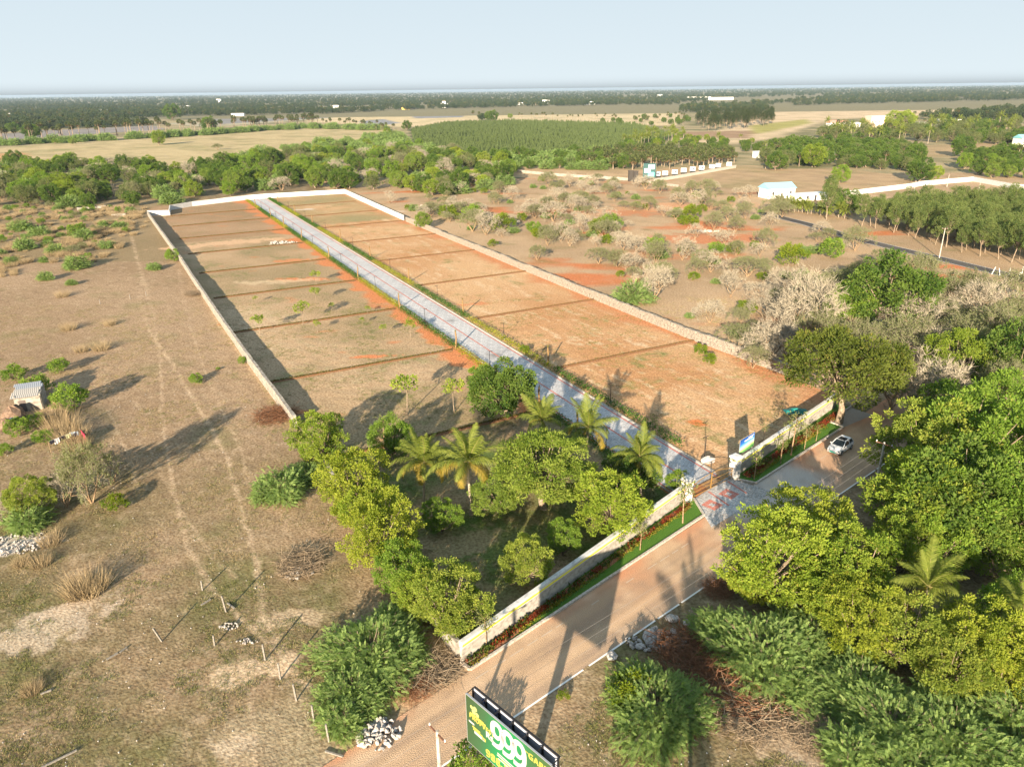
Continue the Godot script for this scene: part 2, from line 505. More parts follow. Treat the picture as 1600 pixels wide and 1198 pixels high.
	for q in [[Vector2(-43.88,-55.36), 6.5, 3.2, 0.5, Color(.44, .36, .27), 0.7], [Vector2(-42.53,-58.35), 4.0, 1.2, 0.6, Color(.42, .34, .25), 0.55], [Vector2(-22.51,-49.31), 3.4, 1.8, 0.3, Color(.5, .385, .26), 0.8], [Vector2(-21.23,-41.86), 1.8, 0.9, 0.4, Color(.52, .42, .31), 0.8],
			[Vector2(-21.08,-56.09), 3.0, 1.2, 0.2, Color(.45, .35, .24), 0.6], [Vector2(-17.08,-42.39), 6.0, 4.0, 0.0, Color(.34, .27, .18), 0.6], [Vector2(-55.35,-68.9), 4.5, 2.0, 0.3, Color(.48, .44, .39), 0.8], [Vector2(-8.81,-47.13), 5.0, 2.4, -0.7, Color(.42, .28, .17), 0.85], [Vector2(-9.8,-39.97), 4.0, 2.4, -0.7, Color(.40, .29, .18), 0.8],
			[Vector2(-26.55,-129.06), 5.0, 0.9, 0.1, Color(.50, .19, .085), 0.9], [Vector2(-56.16,-190), 8.0, 2.2, 0.1, Color(.50, .19, .085), 0.85], [Vector2(-63.43,-213.76), 7.0, 2.0, 0.1, Color(.50, .20, .09), 0.7], [Vector2(-63.23,-188.29), 12.0, 2.2, 0.1, Color(.48, .38, .25), 0.7], [Vector2(-92.4,-242.72), 20.0, 4.5, 0.45, Color(.50, .34, .215), 0.85],
			[Vector2(27.46,-98.07), 1.9, 1.5, 0.0, Color(.50, .18, .07), 1.0], [Vector2(-8.64,-164.24), 4.0, 1.1, 0.2, Color(.46, .19, .09), 0.8], [Vector2(-45.04,-305.9), 4.0, 1.5, 0.2, Color(.62, .60, .55), 0.5], [Vector2(-86.64,-314.5), 5.0, 1.8, 0.2, Color(.6, .57, .52), 0.6],
			[Vector2(65.45,-240.1), 19.0, 9.0, 0.0, Color(.43, .175, .085), 0.85], [Vector2(41.51,-295.61), 20.0, 9.0, 0.0, Color(.42, .185, .095), 0.8], [Vector2(70.09,-310.36), 28.0, 12.0, 0.0, Color(.50, .28, .16), 0.8], [Vector2(13.65,-297.84), 12.0, 5.0, 0.0, Color(.45, .2, .095), 0.7], [Vector2(56.62,-212.88), 12.0, 4.0, 0.0, Color(.43, .18, .085), 0.6],
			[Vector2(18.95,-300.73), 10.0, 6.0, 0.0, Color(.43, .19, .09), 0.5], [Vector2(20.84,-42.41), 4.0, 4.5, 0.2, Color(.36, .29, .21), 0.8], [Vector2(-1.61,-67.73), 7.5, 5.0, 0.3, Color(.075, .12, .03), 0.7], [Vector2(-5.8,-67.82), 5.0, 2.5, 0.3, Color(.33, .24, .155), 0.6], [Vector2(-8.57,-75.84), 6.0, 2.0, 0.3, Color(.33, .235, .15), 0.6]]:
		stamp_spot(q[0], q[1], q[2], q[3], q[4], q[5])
	# one sheet: fine blocks near, coarse blocks to the horizon
	var a := []
	a.resize(Mesh.ARRAY_MAX)
	var v := PackedVector3Array()
	var n := PackedVector3Array()
	var c := PackedColorArray()
	var uv := PackedVector2Array()
	var uv2 := PackedVector2Array()
	var ids := PackedInt32Array()
	for bl in blocks:
		var base := v.size()
		for iz in bl.nz:
			for ix in bl.nx:
				var id := iz * bl.nx + ix
				var p := Vector3(bl.x0 + ix * bl.cell, bl.hgt[id], bl.z0 + iz * bl.cell)
				var hx: float = bl.hgt[id + 1] - bl.hgt[id - 1] if ix > 0 and ix < bl.nx - 1 else 0.0
				var hz: float = bl.hgt[id + bl.nx] - bl.hgt[id - bl.nx] if iz > 0 and iz < bl.nz - 1 else 0.0
				v.append(p)
				n.append(Vector3(-hx, 2.0 * bl.cell, -hz).normalized())
				c.append(bl.col[id])
		for iz in bl.nz - 1:
			for ix in bl.nx - 1:
				var i0: int = base + iz * bl.nx + ix
				ids.append_array([i0, i0 + 1, i0 + bl.nx + 1, i0, i0 + bl.nx + 1, i0 + bl.nx])
	var xs := [-14000.0, -9000.0, -4000.0, -2000.0, -1000.0, -320.0, -152.0, -80.0, 80.0, 152.0, 320.0, 1000.0, 2000.0, 4000.0, 9000.0, 14000.0]
	var zs := [-14000.0, -11000.0, -6000.0, -3500.0, -2200.0, -1480.0, -440.0, -260.0, -152.0, -36.0, 200.0, 2000.0]
	for iz in zs.size() - 1:
		for ix in xs.size() - 1:
			var mid := Vector2((xs[ix] + xs[ix + 1]) / 2, (zs[iz] + zs[iz + 1]) / 2)
			var filled := false
			for bl in blocks:
				if Rect2(bl.x0, bl.z0, (bl.nx - 1) * bl.cell, (bl.nz - 1) * bl.cell).has_point(mid):
					filled = true
			if filled:
				continue
			var i0 := v.size()
			for q in [[0, 0], [1, 0], [1, 1], [0, 1]]:
				v.append(Vector3(xs[ix + q[0]], -0.03, zs[iz + q[1]]))
				n.append(Vector3.UP)
				c.append(Color(.24, .225, .14))
			ids.append_array([i0, i0 + 1, i0 + 2, i0, i0 + 2, i0 + 3])
	for p in v:
		uv.append(Vector2(p.x, p.z) / 19.0)
		uv2.append(Vector2(p.x * 0.8 + p.z * 0.6, p.z * 0.8 - p.x * 0.6) / 5.3)
	a[Mesh.ARRAY_VERTEX] = v
	a[Mesh.ARRAY_NORMAL] = n
	a[Mesh.ARRAY_COLOR] = c
	a[Mesh.ARRAY_TEX_UV] = uv
	a[Mesh.ARRAY_TEX_UV2] = uv2
	a[Mesh.ARRAY_INDEX] = ids
	var am := ArrayMesh.new()
	am.add_surface_from_arrays(Mesh.PRIMITIVE_TRIANGLES, a)
	var gm := coloured(0.96, 0.12)
	gm.albedo_texture = noise_tex(0.03, [[.70, .68, .66], [.91, .89, .88], [1, 1, 1], [1, 1, 1]], [0.2, 0.45, 0.62, 0.9], 21, 1024, FastNoiseLite.TYPE_SIMPLEX_SMOOTH, 7)
	gm.detail_enabled = true
	gm.detail_blend_mode = BaseMaterial3D.BLEND_MODE_MUL
	gm.detail_uv_layer = BaseMaterial3D.DETAIL_UV_2
	gm.detail_albedo = noise_tex(0.025, [[.68, .64, .61], [.94, .93, .92], [1, 1, 1]], [0.22, 0.5, 0.75], 22, 512)
	gm.heightmap_enabled = true
	gm.heightmap_texture = noise_tex(0.055, [], [], 23, 1024, FastNoiseLite.TYPE_SIMPLEX_SMOOTH, 6)
	gm.heightmap_scale = 4.0
	am.surface_set_material(0, gm)
	struct("ground", am)

# ------------------------------------------------------------------ roads, kerbs, lawns

# a strip of road between two lines of points, as a grid with its own colours
func strip(l: PackedVector2Array, r: PackedVector2Array, y: float, along: float, across: int, pick: Callable, m: Material) -> ArrayMesh:
	var mb := MB.new()
	for i in l.size() - 1:
		var k := maxi(1, int(l[i].distance_to(l[i + 1]) / along))
		for j in k:
			for w in across:
				var p := []
				for q in [[0, 0], [0, 1], [1, 1], [1, 0]]:
					var t: float = (j + q[0]) / float(k)
					var o: float = (w + q[1]) / float(across)
					p.append(l[i].lerp(l[i + 1], t).lerp(r[i].lerp(r[i + 1], t), o))
				var turned: bool = (p[1] - p[0]).cross(p[3] - p[0]) < 0.0
				for q in ([0, 3, 2, 0, 2, 1] if turned else [0, 1, 2, 0, 2, 3]):
					mb.v.append(Vector3(p[q].x, y, p[q].y))
					mb.n.append(Vector3.UP)
					var o2: float = (w + [0, 1, 1, 0][q]) / float(across)
					mb.c.append(pick.call(p[q], o2))
					mb.u.append(p[q] / 2.0)
	return mb.mesh(m)

func road_dust(p: Vector2, o: float) -> Color:
	var d := Vector2(.745, -.667)
	var a := p.dot(d)
	var w := p.dot(Vector2(.667, .745))
	var streak := n_fine.get_noise_2d(a * 0.05, w * 1.5)
	var b := n_mid.get_noise_2d(p.x, p.y)
	var c := mixc(Color(.365, .258, .168), Color(.265, .187, .125), 0.5 + streak * 1.1 + b * 0.5)
	c = mixc(c, Color(.19, .165, .145), smoothstep(0.45, 1.0, o) * 0.3 + streak * 0.4 - 0.1)
	c = mixc(c, Color(.37, .18, .10), smoothstep(0.22, 0.02, o) * (0.6 + b * 1.5) * 0.8)
	c = mixc(c, Color(.39, .20, .115), smoothstep(35.0, 62.0, a) * (0.2 + b * 1.6) * (1.0 - o))
	c = mixc(c, Color(.35, .34, .325), smoothstep(11.0, 6.0, absf(a - 77.0) + b * 3.0) * 0.85 * smoothstep(1.0, 0.45, o))
	c = mixc(c, Color(.20, .15, .11), n_fine.get_noise_2d(p.x * 0.7, p.y * 0.7) * 0.9 - 0.12)
	c = mixc(c, Color(.44, .33, .23), -n_fine.get_noise_2d(p.x * 0.5 + 33.0, p.y * 0.5) * 0.9 - 0.12)
	return Color(c.r * 1.45, c.g * 1.45, c.b * 1.45)

func build_structures() -> void:
	var grain := noise_tex(0.04, [[.62, .6, .58], [.94, .93, .92], [1, 1, 1]], [0.2, 0.5, 0.8], 24, 512)
	var dust := coloured(0.95, 0.15)
	dust.albedo_texture = grain
	dust.heightmap_enabled = true
	dust.heightmap_texture = noise_tex(0.03, [], [], 29, 512)
	dust.heightmap_scale = 3.0
	# the village road, tar under red-brown dust
	var d := Vector2(.7400, -.6726)
	var k0 := Vector2(-3.86, -49.07)
	var f0 := Vector2(-4.08, -40.79)
	var dl := Vector2(.766, -.643)
	struct("village_road", strip(PackedVector2Array([k0 - d * 42, k0, k0 + d * 35.1, k0 + d * 70, k0 + d * 150]), PackedVector2Array([f0 - dl * 34, f0, f0 + dl * 33, f0 + dl * 62, f0 + dl * 140]), 0.012, 0.6, 18, road_dust, dust))
	# painted edge line on the far side and the broken lane line
	var mb := MB.new()
	var o := f0 - dl * 34
	var sd := Vector2(-dl.y, dl.x)
	var at := 0.0
	while at < 170.0:
		var L := rng.randf_range(2.0, 9.0)
		var a := o + dl * at
		var b := o + dl * (at + L)
		mb.flat(Vector3(a.x, .018, a.y), Vector3(b.x, .018, b.y), Vector3((b + sd * .17).x, .018, (b + sd * .17).y), Vector3((a + sd * .17).x, .018, (a + sd * .17).y))
		at += L + (rng.randf_range(0.1, 0.7) if rng.randf() < 0.4 else 0.02)
	part("edge_line", mb.mesh(M.paint_white), get_node("village_road"))
	var worn_paint := plain(.46, .38, .30, .9)
	var q0 := Vector2(1.25,-52.09)
	var q1 := Vector2(16.52,-65.33)
	var dd := (q1 - q0).normalized()
	var ds := Vector2(-dd.y, dd.x) * 0.04
	at = -8.0
	while at < 56.0:
		var L2 := rng.randf_range(0.9, 1.6)
		if rng.randf() < 0.5:
			var a2 := q0 + dd * at
			var b2 := q0 + dd * (at + L2)
			var m2 := MB.new()
			m2.flat(Vector3((a2 - ds).x, .018, (a2 - ds).y), Vector3((b2 - ds).x, .018, (b2 - ds).y), Vector3((b2 + ds).x, .018, (b2 + ds).y), Vector3((a2 + ds).x, .018, (a2 + ds).y))
			part("lane_dash", m2.mesh(worn_paint), get_node("village_road"))
		at += L2 + 0.5
	# the avenue of pale interlocking pavers
	var paver := Image.create(256, 256, false, Image.FORMAT_RGB8)
	for by in 16:
		for bx in 16:
			var g := rng.randf_range(0.72, 1.0)
			var w := rng.randf_range(-0.03, 0.03)
			paver.fill_rect(Rect2i(bx * 16, by * 16, 16, 16), Color(0.55, 0.55, 0.56))
			paver.fill_rect(Rect2i(bx * 16, by * 16, 15, 15), Color(g - w, g, g + w))
	var pm := coloured(0.8, 0.3)
	pm.albedo_texture = ImageTexture.create_from_image(paver)
	var hue := func(p: Vector2, _o: float) -> Color:
		var st := st_of(p.x, p.y)
		var c := mixc(Color(.66, .66, .665), Color(.55, .55, .56), 0.45 + n_mid.get_noise_2d(p.x, p.y) * 0.9 + n_fine.get_noise_2d(p.x, p.y) * 0.9)
		c = mixc(c, Color(.24, .225, .21), n_mid.get_noise_2d(p.x * 1.7 + 70.0, p.y * 1.7) * 2.0 - 0.75)
		return mixc(c, Color(.58, .49, .40), smoothstep(0.9, 1.0, _o) * 0.4 + (st.x - 400.0))
	struct("avenue", strip(PackedVector2Array([_p2(-1.9, -4.6), _p2(60, -4.6), _p2(302, -4.6)]), PackedVector2Array([_p2(0.0, 3.45), _p2(60, 3.45), _p2(302, 3.45)]), 0.02, 1.0, 9, hue, pm))
	var av := get_node("avenue")
	for t in [-4.35, -0.7, 3.05]:
		var m3 := MB.new()
		m3.flat(S(-1.0, t - .14, .027), S(302, t - .14, .027), S(302, t + .14, .027), S(-1.0, t + .14, .027))
		part("red_paver_line", m3.mesh(M.red_paver), av)
	var mk := MB.new()
	_kerb(mk, S(0.5, 3.6), S(302, 3.6), 0.28, 0.12)
	part("edging", mk.mesh(M.kerb), av)
	mk = MB.new()
	_kerb(mk, S(-1, -4.72), S(302, -4.72), 0.2, 0.12)
	part("edging", mk.mesh(M.kerb), av)
	# the paved forecourt outside the gate
	var fore := func(p: Vector2, _o: float) -> Color:
		return mixc(Color(.64, .64, .63), Color(.50, .475, .45), 0.5 + n_mid.get_noise_2d(p.x * 1.5, p.y * 1.5) * 1.6 + n_fine.get_noise_2d(p.x, p.y) * 0.5)
	var gl := Vector2(21.66,-76.58)
	var gr := Vector2(27.1,-81.76)
	struct("forecourt", strip(PackedVector2Array([gl, Vector2(22.24,-70.46)]), PackedVector2Array([gr, Vector2(31.8,-78.14)]), 0.03, 0.5, 14, fore, pm))
	var fc := get_node("forecourt")
	for q in [[Vector2(23.88,-78.34), Vector2(25.46,-75.03)], [Vector2(26.91,-80.79), Vector2(28.4,-77.77)]]:
		var a4: Vector2 = q[0]
		var b4: Vector2 = q[1]
		var s4 := (b4 - a4).normalized().orthogonal() * 0.13
		var m4 := MB.new()
		m4.flat(Vector3((a4 - s4).x, .037, (a4 - s4).y), Vector3((b4 - s4).x, .037, (b4 - s4).y), Vector3((b4 + s4).x, .037, (b4 + s4).y), Vector3((a4 + s4).x, .037, (a4 + s4).y))
		part("red_paver_line", m4.mesh(M.red_paver), fc)
	for q in [Vector2(23.54,-75.22), Vector2(26.2,-77.67)]:
		var m5 := MB.new()
		var ax := (gr - gl).normalized()
		var ay := ax.orthogonal()
		for i in 3:
			for j in 3:
				if i == 1 and j == 1:
					continue
				var oo: Vector2 = q + ax * (i - 1) * 0.62 + ay * (j - 1) * 0.62
				var hs := 0.29
				m5.flat(Vector3((oo - ax * hs - ay * hs).x, .037, (oo - ax * hs - ay * hs).y), Vector3((oo + ax * hs - ay * hs).x, .037, (oo + ax * hs - ay * hs).y), Vector3((oo + ax * hs + ay * hs).x, .037, (oo + ax * hs + ay * hs).y), Vector3((oo - ax * hs + ay * hs).x, .037, (oo - ax * hs + ay * hs).y))
		part("red_paver_flower", m5.mesh(M.red_paver), fc)
	# lawns with kerbs along the front walls
	var lm := tri_mat(noise_tex(0.05, [[.035, .09, .012], [.07, .165, .022], [.13, .215, .04]], [0.2, 0.5, 0.85], 25, 512), 0.4, 0.95, noise_tex(0.08, [], [], 26, 512), 4.0)
	var n := (Vector2(-3.86,-49.07) - Vector2(21.97,-72.87)).normalized()
	lawn([Vector2(-4.62,-49.91), Vector2(-3.86,-49.14), Vector2(22.01,-73), Vector2(21.63,-76.43), Vector2(20.19,-76.17)], lm, "front_lawn", [[Vector2(-4.73,-49.91), Vector2(-3.86,-49.07)], [Vector2(-3.86,-49.07), Vector2(21.97,-72.87)], [Vector2(21.97,-72.87), Vector2(21.66,-76.58)]])
	lawn([Vector2(27.29,-81.59), Vector2(30.3,-80.22), Vector2(47.86,-95.93), Vector2(46.56,-97.51), Vector2(52,-102.93), Vector2(50.08,-104.22), Vector2(28.6,-83.06)], lm, "gate_lawn", [[Vector2(27.21,-81.6), Vector2(30.25,-80.06)], [Vector2(30.25,-80.06), Vector2(47.86,-95.93)], [Vector2(47.86,-95.93), Vector2(46.55,-97.73)], [Vector2(46.55,-97.73), Vector2(52.11,-103.17)]])
	# the driveway beyond the lawn and the tar road on the right
	var greyd := func(p: Vector2, _o: float) -> Color:
		return mixc(Color(.30, .27, .24), Color(.40, .36, .32), 0.5 + n_mid.get_noise_2d(p.x, p.y) + n_fine.get_noise_2d(p.x, p.y) * 0.6)
	struct("driveway", strip(PackedVector2Array([Vector2(46.56,-97.51), Vector2(52,-102.93)]), PackedVector2Array([Vector2(47.86,-95.93), Vector2(54.2,-100.24)]), 0.016, 0.6, 8, greyd, dust))
	var tl := pv([98.5,-291.05,102.15,-278.45,106.32,-264.07,111.73,-235.94,116.43,-220.32,121.89,-205.58,126.29,-191.84,131.41,-174.45])
	var tarcol := func(p: Vector2, _o: float) -> Color:
		return mixc(Color(.075, .073, .072), Color(.13, .12, .11), 0.5 + n_mid.get_noise_2d(p.x, p.y) + (absf(_o - 0.5) - 0.3) * 1.2)
	var l2 := PackedVector2Array()
	var r2 := PackedVector2Array()
	for i in tl.size():
		var dir := (tl[mini(i + 1, tl.size() - 1)] - tl[maxi(i - 1, 0)]).normalized()
		l2.append(tl[i] + Vector2(dir.y, -dir.x) * 2.6)
		r2.append(tl[i] - Vector2(dir.y, -dir.x) * 2.6)
	struct("tar_road", strip(l2, r2, 0.02, 2.0, 4, tarcol, dust))
	for side in [l2, r2]:
		var m6 := MB.new()
		for i in side.size() - 1:
			var w6: Vector2 = (side[i + 1] - side[i]).normalized().orthogonal() * 0.09
			var a6: Vector2 = side[i] + (tl[i] - side[i]) * 0.08
			var b6: Vector2 = side[i + 1] + (tl[i + 1] - side[i + 1]) * 0.08
			m6.flat(Vector3((a6 - w6).x, .03, (a6 - w6).y), Vector3((b6 - w6).x, .03, (b6 - w6).y), Vector3((b6 + w6).x, .03, (b6 + w6).y), Vector3((a6 + w6).x, .03, (a6 + w6).y))
		part("edge_line", m6.mesh(M.paint_white), get_node("tar_road"))

func _p2(s: float, t: float) -> Vector2:
	return O2 + UA * s + VA * t

func _kerb(mb: MB, a: Vector3, b: Vector3, w: float, h: float) -> void:
	var up := Vector3.UP * (h / 2 - 0.03)
	mb.beam(a + up, b + up, w, h + 0.06)

func lawn(pts: Array, m: Material, called: String, kerbs: Array) -> void:
	var poly := PackedVector2Array(pts)
	var ids := Geometry2D.triangulate_polygon(poly)
	var mb := MB.new()
	for i in range(0, ids.size(), 3):
		var t := [poly[ids[i]], poly[ids[i + 1]], poly[ids[i + 2]]]
		var a := Vector3(t[0].x, 0.09, t[0].y)
		var b := Vector3(t[1].x, 0.09, t[1].y)
		var d := Vector3(t[2].x, 0.09, t[2].y)
		if (d - a).cross(b - a).y < 0:
			mb.tri(a, d, b)
		else:
			mb.tri(a, b, d)
	var o := struct(called, mb.mesh(m))
	for k in kerbs:
		var km := MB.new()
		_kerb(km, Vector3(k[0].x, 0, k[0].y), Vector3(k[1].x, 0, k[1].y), 0.24, 0.24)
		part("kerb", km.mesh(M.kerb), o)

# ------------------------------------------------------------------ vegetation

var P := {}          # kind -> list of [trunk mesh, crown mesh]
var fronds := []
var trunk_palm := []

func rdir(r: RandomNumberGenerator) -> Vector3:
	var y := r.randf_range(-1, 1)
	var a := r.randf() * TAU
	var q := sqrt(1.0 - y * y)
	return Vector3(q * cos(a), y, q * sin(a))

func leaf(mb: MB, r: RandomNumberGenerator, p: Vector3, d: Vector3, L: float, W: float, col: Color) -> void:
	var s := d.cross(rdir(r)).normalized() * W * 0.5
	var up := s.cross(d) * 0.35
	var m := p + d * L * 0.45
	var t := p + d * L
	mb.tri(p, m + s + up, t, col)
	mb.tri(p, t, m - s + up, col)

func tint(r: RandomNumberGenerator, cols: Array, tone: float) -> Color:
	var a: Color = cols[0]
	var k := clampf(tone + r.randfn(0.0, 0.22), 0.0, 1.0)
	a = a.lerp(cols[1], k)
	if cols.size() > 2 and r.randf() < 0.05:
		a = a.lerp(cols[2], 0.7)
	return a

# crowns of leaf clumps: lobes carry smaller clumps, clumps carry leaves
func leafy(sd: int, o: Dictionary) -> Array:
	var r := RandomNumberGenerator.new()
	r.seed = sd
	var mb := MB.new()
	var tb := MB.new()
	var R: float = o.R
	var ry: float = o.ry
	var hc: float = o.hc
	var fork := Vector3(r.randf_range(-.2, .2) * R, maxf(0.15, hc - ry * 0.85), r.randf_range(-.2, .2) * R)
	var rad: float = o.get("rad", R * 0.055)
	tb.tube([Vector3(0, -0.15, 0), fork * 0.5 + Vector3(rdir(r).x, 0, rdir(r).z) * R * 0.04, fork], [rad * 1.35, rad, rad * 0.85], 7, Color.WHITE, false)
	var lobes: int = o.lobes
	for i in lobes:
		var y := lerpf(o.get("low", -0.5), 0.95, (i + 0.5) / lobes)
		var a := i * 2.39996 + r.randf_range(-.5, .5)
		var q := sqrt(maxf(0.0, 1.0 - y * y))
		var d := Vector3(q * cos(a), y, q * sin(a))
		var lr: float = o.lobe * r.randf_range(0.65, 1.3)
		var k := r.randf_range(0.35, 0.75) if i % 4 == 1 else r.randf_range(0.78, 1.05)
		var ctr := Vector3(d.x * maxf(R - lr * 0.6, 0.1) * k, hc + d.y * maxf(ry - lr * 0.5, 0.1) * k, d.z * maxf(R - lr * 0.6, 0.1) * k)
		if o.get("limbs", true):
			tb.tube([fork, fork.lerp(ctr, 0.55) + rdir(r) * R * 0.05, ctr], [rad * 0.55, rad * 0.3, rad * 0.1], 4, Color.WHITE, false)
		var tone := r.randf()
		for j in int(o.subs):
			var s := (rdir(r) + d * 0.55 + Vector3.UP * 0.25).normalized()
			var sc := ctr + s * lr * r.randf_range(0.55, 1.0) * Vector3(1, o.get("flat", 0.85), 1)
			var t2 := tone + r.randf_range(-.2, .2)
			for m in int(o.leaves):
				var e := rdir(r)
				var p: Vector3 = sc + e * o.sub * sqrt(r.randf()) * Vector3(1, o.get("flat", 0.85), 1)
				var ld: Vector3 = (e + s * 0.7 + Vector3.UP * o.get("rise", 0.1)).normalized()
				leaf(mb, r, p, ld, o.L * r.randf_range(0.7, 1.2), o.W * r.randf_range(0.8, 1.2), tint(r, o.cols, t2))
	return [tb.mesh(M.bark), mb.mesh(M.leaf)]

# arching thorn-scrub: a mound of feathery sprays that point outwards and droop
func feathery(sd: int, R: float, H: float, sprays: int, pairs: int, cols: Array) -> Array:
	var r := RandomNumberGenerator.new()
	r.seed = sd
	var mb := MB.new()
	var tb := MB.new()
	for i in sprays:
		var y := lerpf(0.02, 0.98, (i + 0.5) / sprays)
		var a := i * 2.39996 + r.randf_range(-.3, .3)
		var q := sqrt(1.0 - y * y)
		var n := Vector3(q * cos(a), y, q * sin(a))
		var bump := 0.80 + 0.17 * sin(a * 3.0 + sd) * q + 0.10 * sin(a * 8.0 + y * 13.0) + 0.07 * sin(a * 17.0 - y * 23.0)
		var root := Vector3(n.x * R * 0.85 * bump, 0.25 + n.y * H * 0.85 * bump, n.z * R * 0.85 * bump) * r.randf_range(0.55, 1.0)
		root.y = maxf(root.y, 0.3)
		if i % 9 == 0:
			tb.tube([Vector3(0, -.05, 0), root * 0.5 + rdir(r) * 0.2, root], [.07, .05, .02], 4, Color.WHITE, false)
		var out := Vector3(n.x, 0, n.z).normalized()
		var d := (n * 0.45 + out * 0.45 + Vector3.UP * 0.2 + rdir(r) * 0.75).normalized()
		var sl := r.randf_range(0.45, 1.0)
		var nrm := (n + Vector3.UP * 0.5 + rdir(r) * 0.35).normalized()
		var sv := d.cross(nrm).normalized()
		var tone := r.randf()
		for m in pairs:
			var f := (m + 0.5) / pairs
			var c := root + d * sl * f + Vector3.DOWN * f * f * sl * 0.35
			c.y = maxf(c.y, 0.1)
			var ll := (0.17 - 0.10 * f) * r.randf_range(0.8, 1.25)
			for sg in [-1.0, 1.0]:
				var ld: Vector3 = (d * 0.8 + sv * sg + nrm * r.randf_range(-.1, .3)).normalized()
				var w: Vector3 = (d - ld * d.dot(ld)).normalized() * 0.024
				var mid: Vector3 = c + ld * ll * 0.5
				var col := tint(r, cols, tone)
				mb.tri(c, mid + w, c + ld * ll, col)
				mb.tri(c, c + ld * ll, mid - w, col)
	return [tb.mesh(M.bark), mb.mesh(M.leaf)]

# leafless trees: forking limbs that end in twigs
func bare(sd: int, H: float, spread: float, depth: int, leaves: int, cols: Array, lc: Array, lsize := 0.11) -> Array:
	var r := RandomNumberGenerator.new()
	r.seed = sd
	var tb := MB.new()
	var mb := MB.new()
	var stack := []
	for k in 4:
		var a := TAU * k / 4.0 + r.randf()
		stack.append([Vector3(0, -0.1, 0), Vector3(cos(a) * spread * .75, 1, sin(a) * spread * .75).normalized(), H * 0.3, H * 0.018, 1])
	while stack.size():
		var q: Array = stack.pop_back()
		var p: Vector3 = q[0]
		var d: Vector3 = q[1]
		var L: float = q[2]
		var rad: float = q[3]
		var e := p + d * L
		var mid := p.lerp(e, 0.5) + rdir(r) * L * 0.08
		if q[4] < 3:
			tb.tube([p, mid, e], [rad, rad * 0.8, rad * 0.62], 5 if q[4] < 2 else 3, Color.WHITE, false)
		else:
			var s := d.cross(rdir(r)).normalized() * maxf(rad, 0.014)
			mb.tri(p - s, e, p + s, tint(r, cols, 0.5))
		if q[4] >= depth:
			for t in 5:
				var td := (d + rdir(r) * 0.9 + Vector3.UP * 0.15).normalized()
				var o := p.lerp(e, r.randf_range(0.2, 1.0))
				var s2 := td.cross(rdir(r)).normalized() * 0.014
				var tl := L * r.randf_range(0.5, 0.95)
				mb.tri(o - s2, o + td * tl, o + s2, tint(r, cols, 0.7))
				for w in leaves:
					leaf(mb, r, o + td * tl * r.randf_range(0.2, 1.0), rdir(r), lsize, lsize * .6, tint(r, lc, r.randf()))
			continue
		var kids := 3 + (1 if r.randf() < 0.45 else 0)
		for k in kids:
			var nd := (d * 0.75 + rdir(r) * spread + Vector3.UP * 0.16).normalized()
			stack.append([e, nd, L * r.randf_range(0.62, 0.86), rad * 0.6, q[4] + 1])
	return [tb.mesh(M.dead_wood), mb.mesh(M.leaf if leaves else M.dry)]

# a slim planted tree: a straight stem with a loose head of twigs and leaves
func sapling(sd: int, lc: Array) -> Array:
	var r := RandomNumberGenerator.new()
	r.seed = sd
	var tb := MB.new()
	var mb := MB.new()
	tb.tube([Vector3(0, -.1, 0), Vector3(.05, 1.4, .03), Vector3(-.02, 2.9, .08)], [.06, .045, .03], 6, Color.WHITE, false)
	for i in 16:
		var p := Vector3(0, lerpf(1.7, 3.0, i / 15.0), .04)
		var a := i * 2.39996
		var d := Vector3(cos(a), r.randf_range(.4, 1.1), sin(a)).normalized()
		var L := r.randf_range(.5, 1.1)
		tb.tube([p, p + d * L * .5 + Vector3.UP * .05, p + d * L], [.016, .011, .004], 3, Color.WHITE, false)
		for k in 16:
			leaf(mb, r, p + d * L * r.randf_range(.45, 1.1) + rdir(r) * .16, (rdir(r) + Vector3.UP * .2).normalized(), .17, .1, tint(r, lc, r.randf()))
	return [tb.mesh(M.dead_wood), mb.mesh(M.leaf)]

func frond(sd: int, L: float, droop: float, cols: Array) -> ArrayMesh:
	var r := RandomNumberGenerator.new()
	r.seed = sd
	var mb := MB.new()
	var n := 50
	var p := Vector3.ZERO
	var pts := []
	for i in n + 1:
		var t := i / float(n)
		var el := 0.55 - droop * t * t * 1.9
		pts.append(p)
		p += Vector3(cos(el), sin(el), 0) * L / n
	mb.tube([pts[0], pts[n / 2], pts[n]], [0.045, 0.03, 0.01], 4, cols[2], false)
	for i in range(4, n):
		var t := i / float(n)
		var ll := L * 0.25 * sin(PI * (0.12 + 0.83 * t)) * r.randf_range(0.85, 1.1)
		var tg: Vector3 = (pts[i + 1] - pts[i]).normalized()
		for sg in [-1.0, 1.0]:
			var d := (tg * 0.75 + Vector3(0, 0.05, sg) + Vector3.DOWN * r.randf_range(0.1, 0.5)).normalized()
			var w := tg * 0.042
			var m: Vector3 = pts[i] + d * ll * 0.5
			var e: Vector3 = pts[i] + d * ll + Vector3.DOWN * ll * 0.25
			var c := tint(r, [cols[0], cols[1]], 0.4 + t * 0.3)
			mb.quad(pts[i] - w, m - w * 0.9, m + w * 0.9, pts[i] + w, c)
			mb.tri(m - w * 0.9, e, m + w * 0.9, c)
	return mb.mesh(M.leaf)

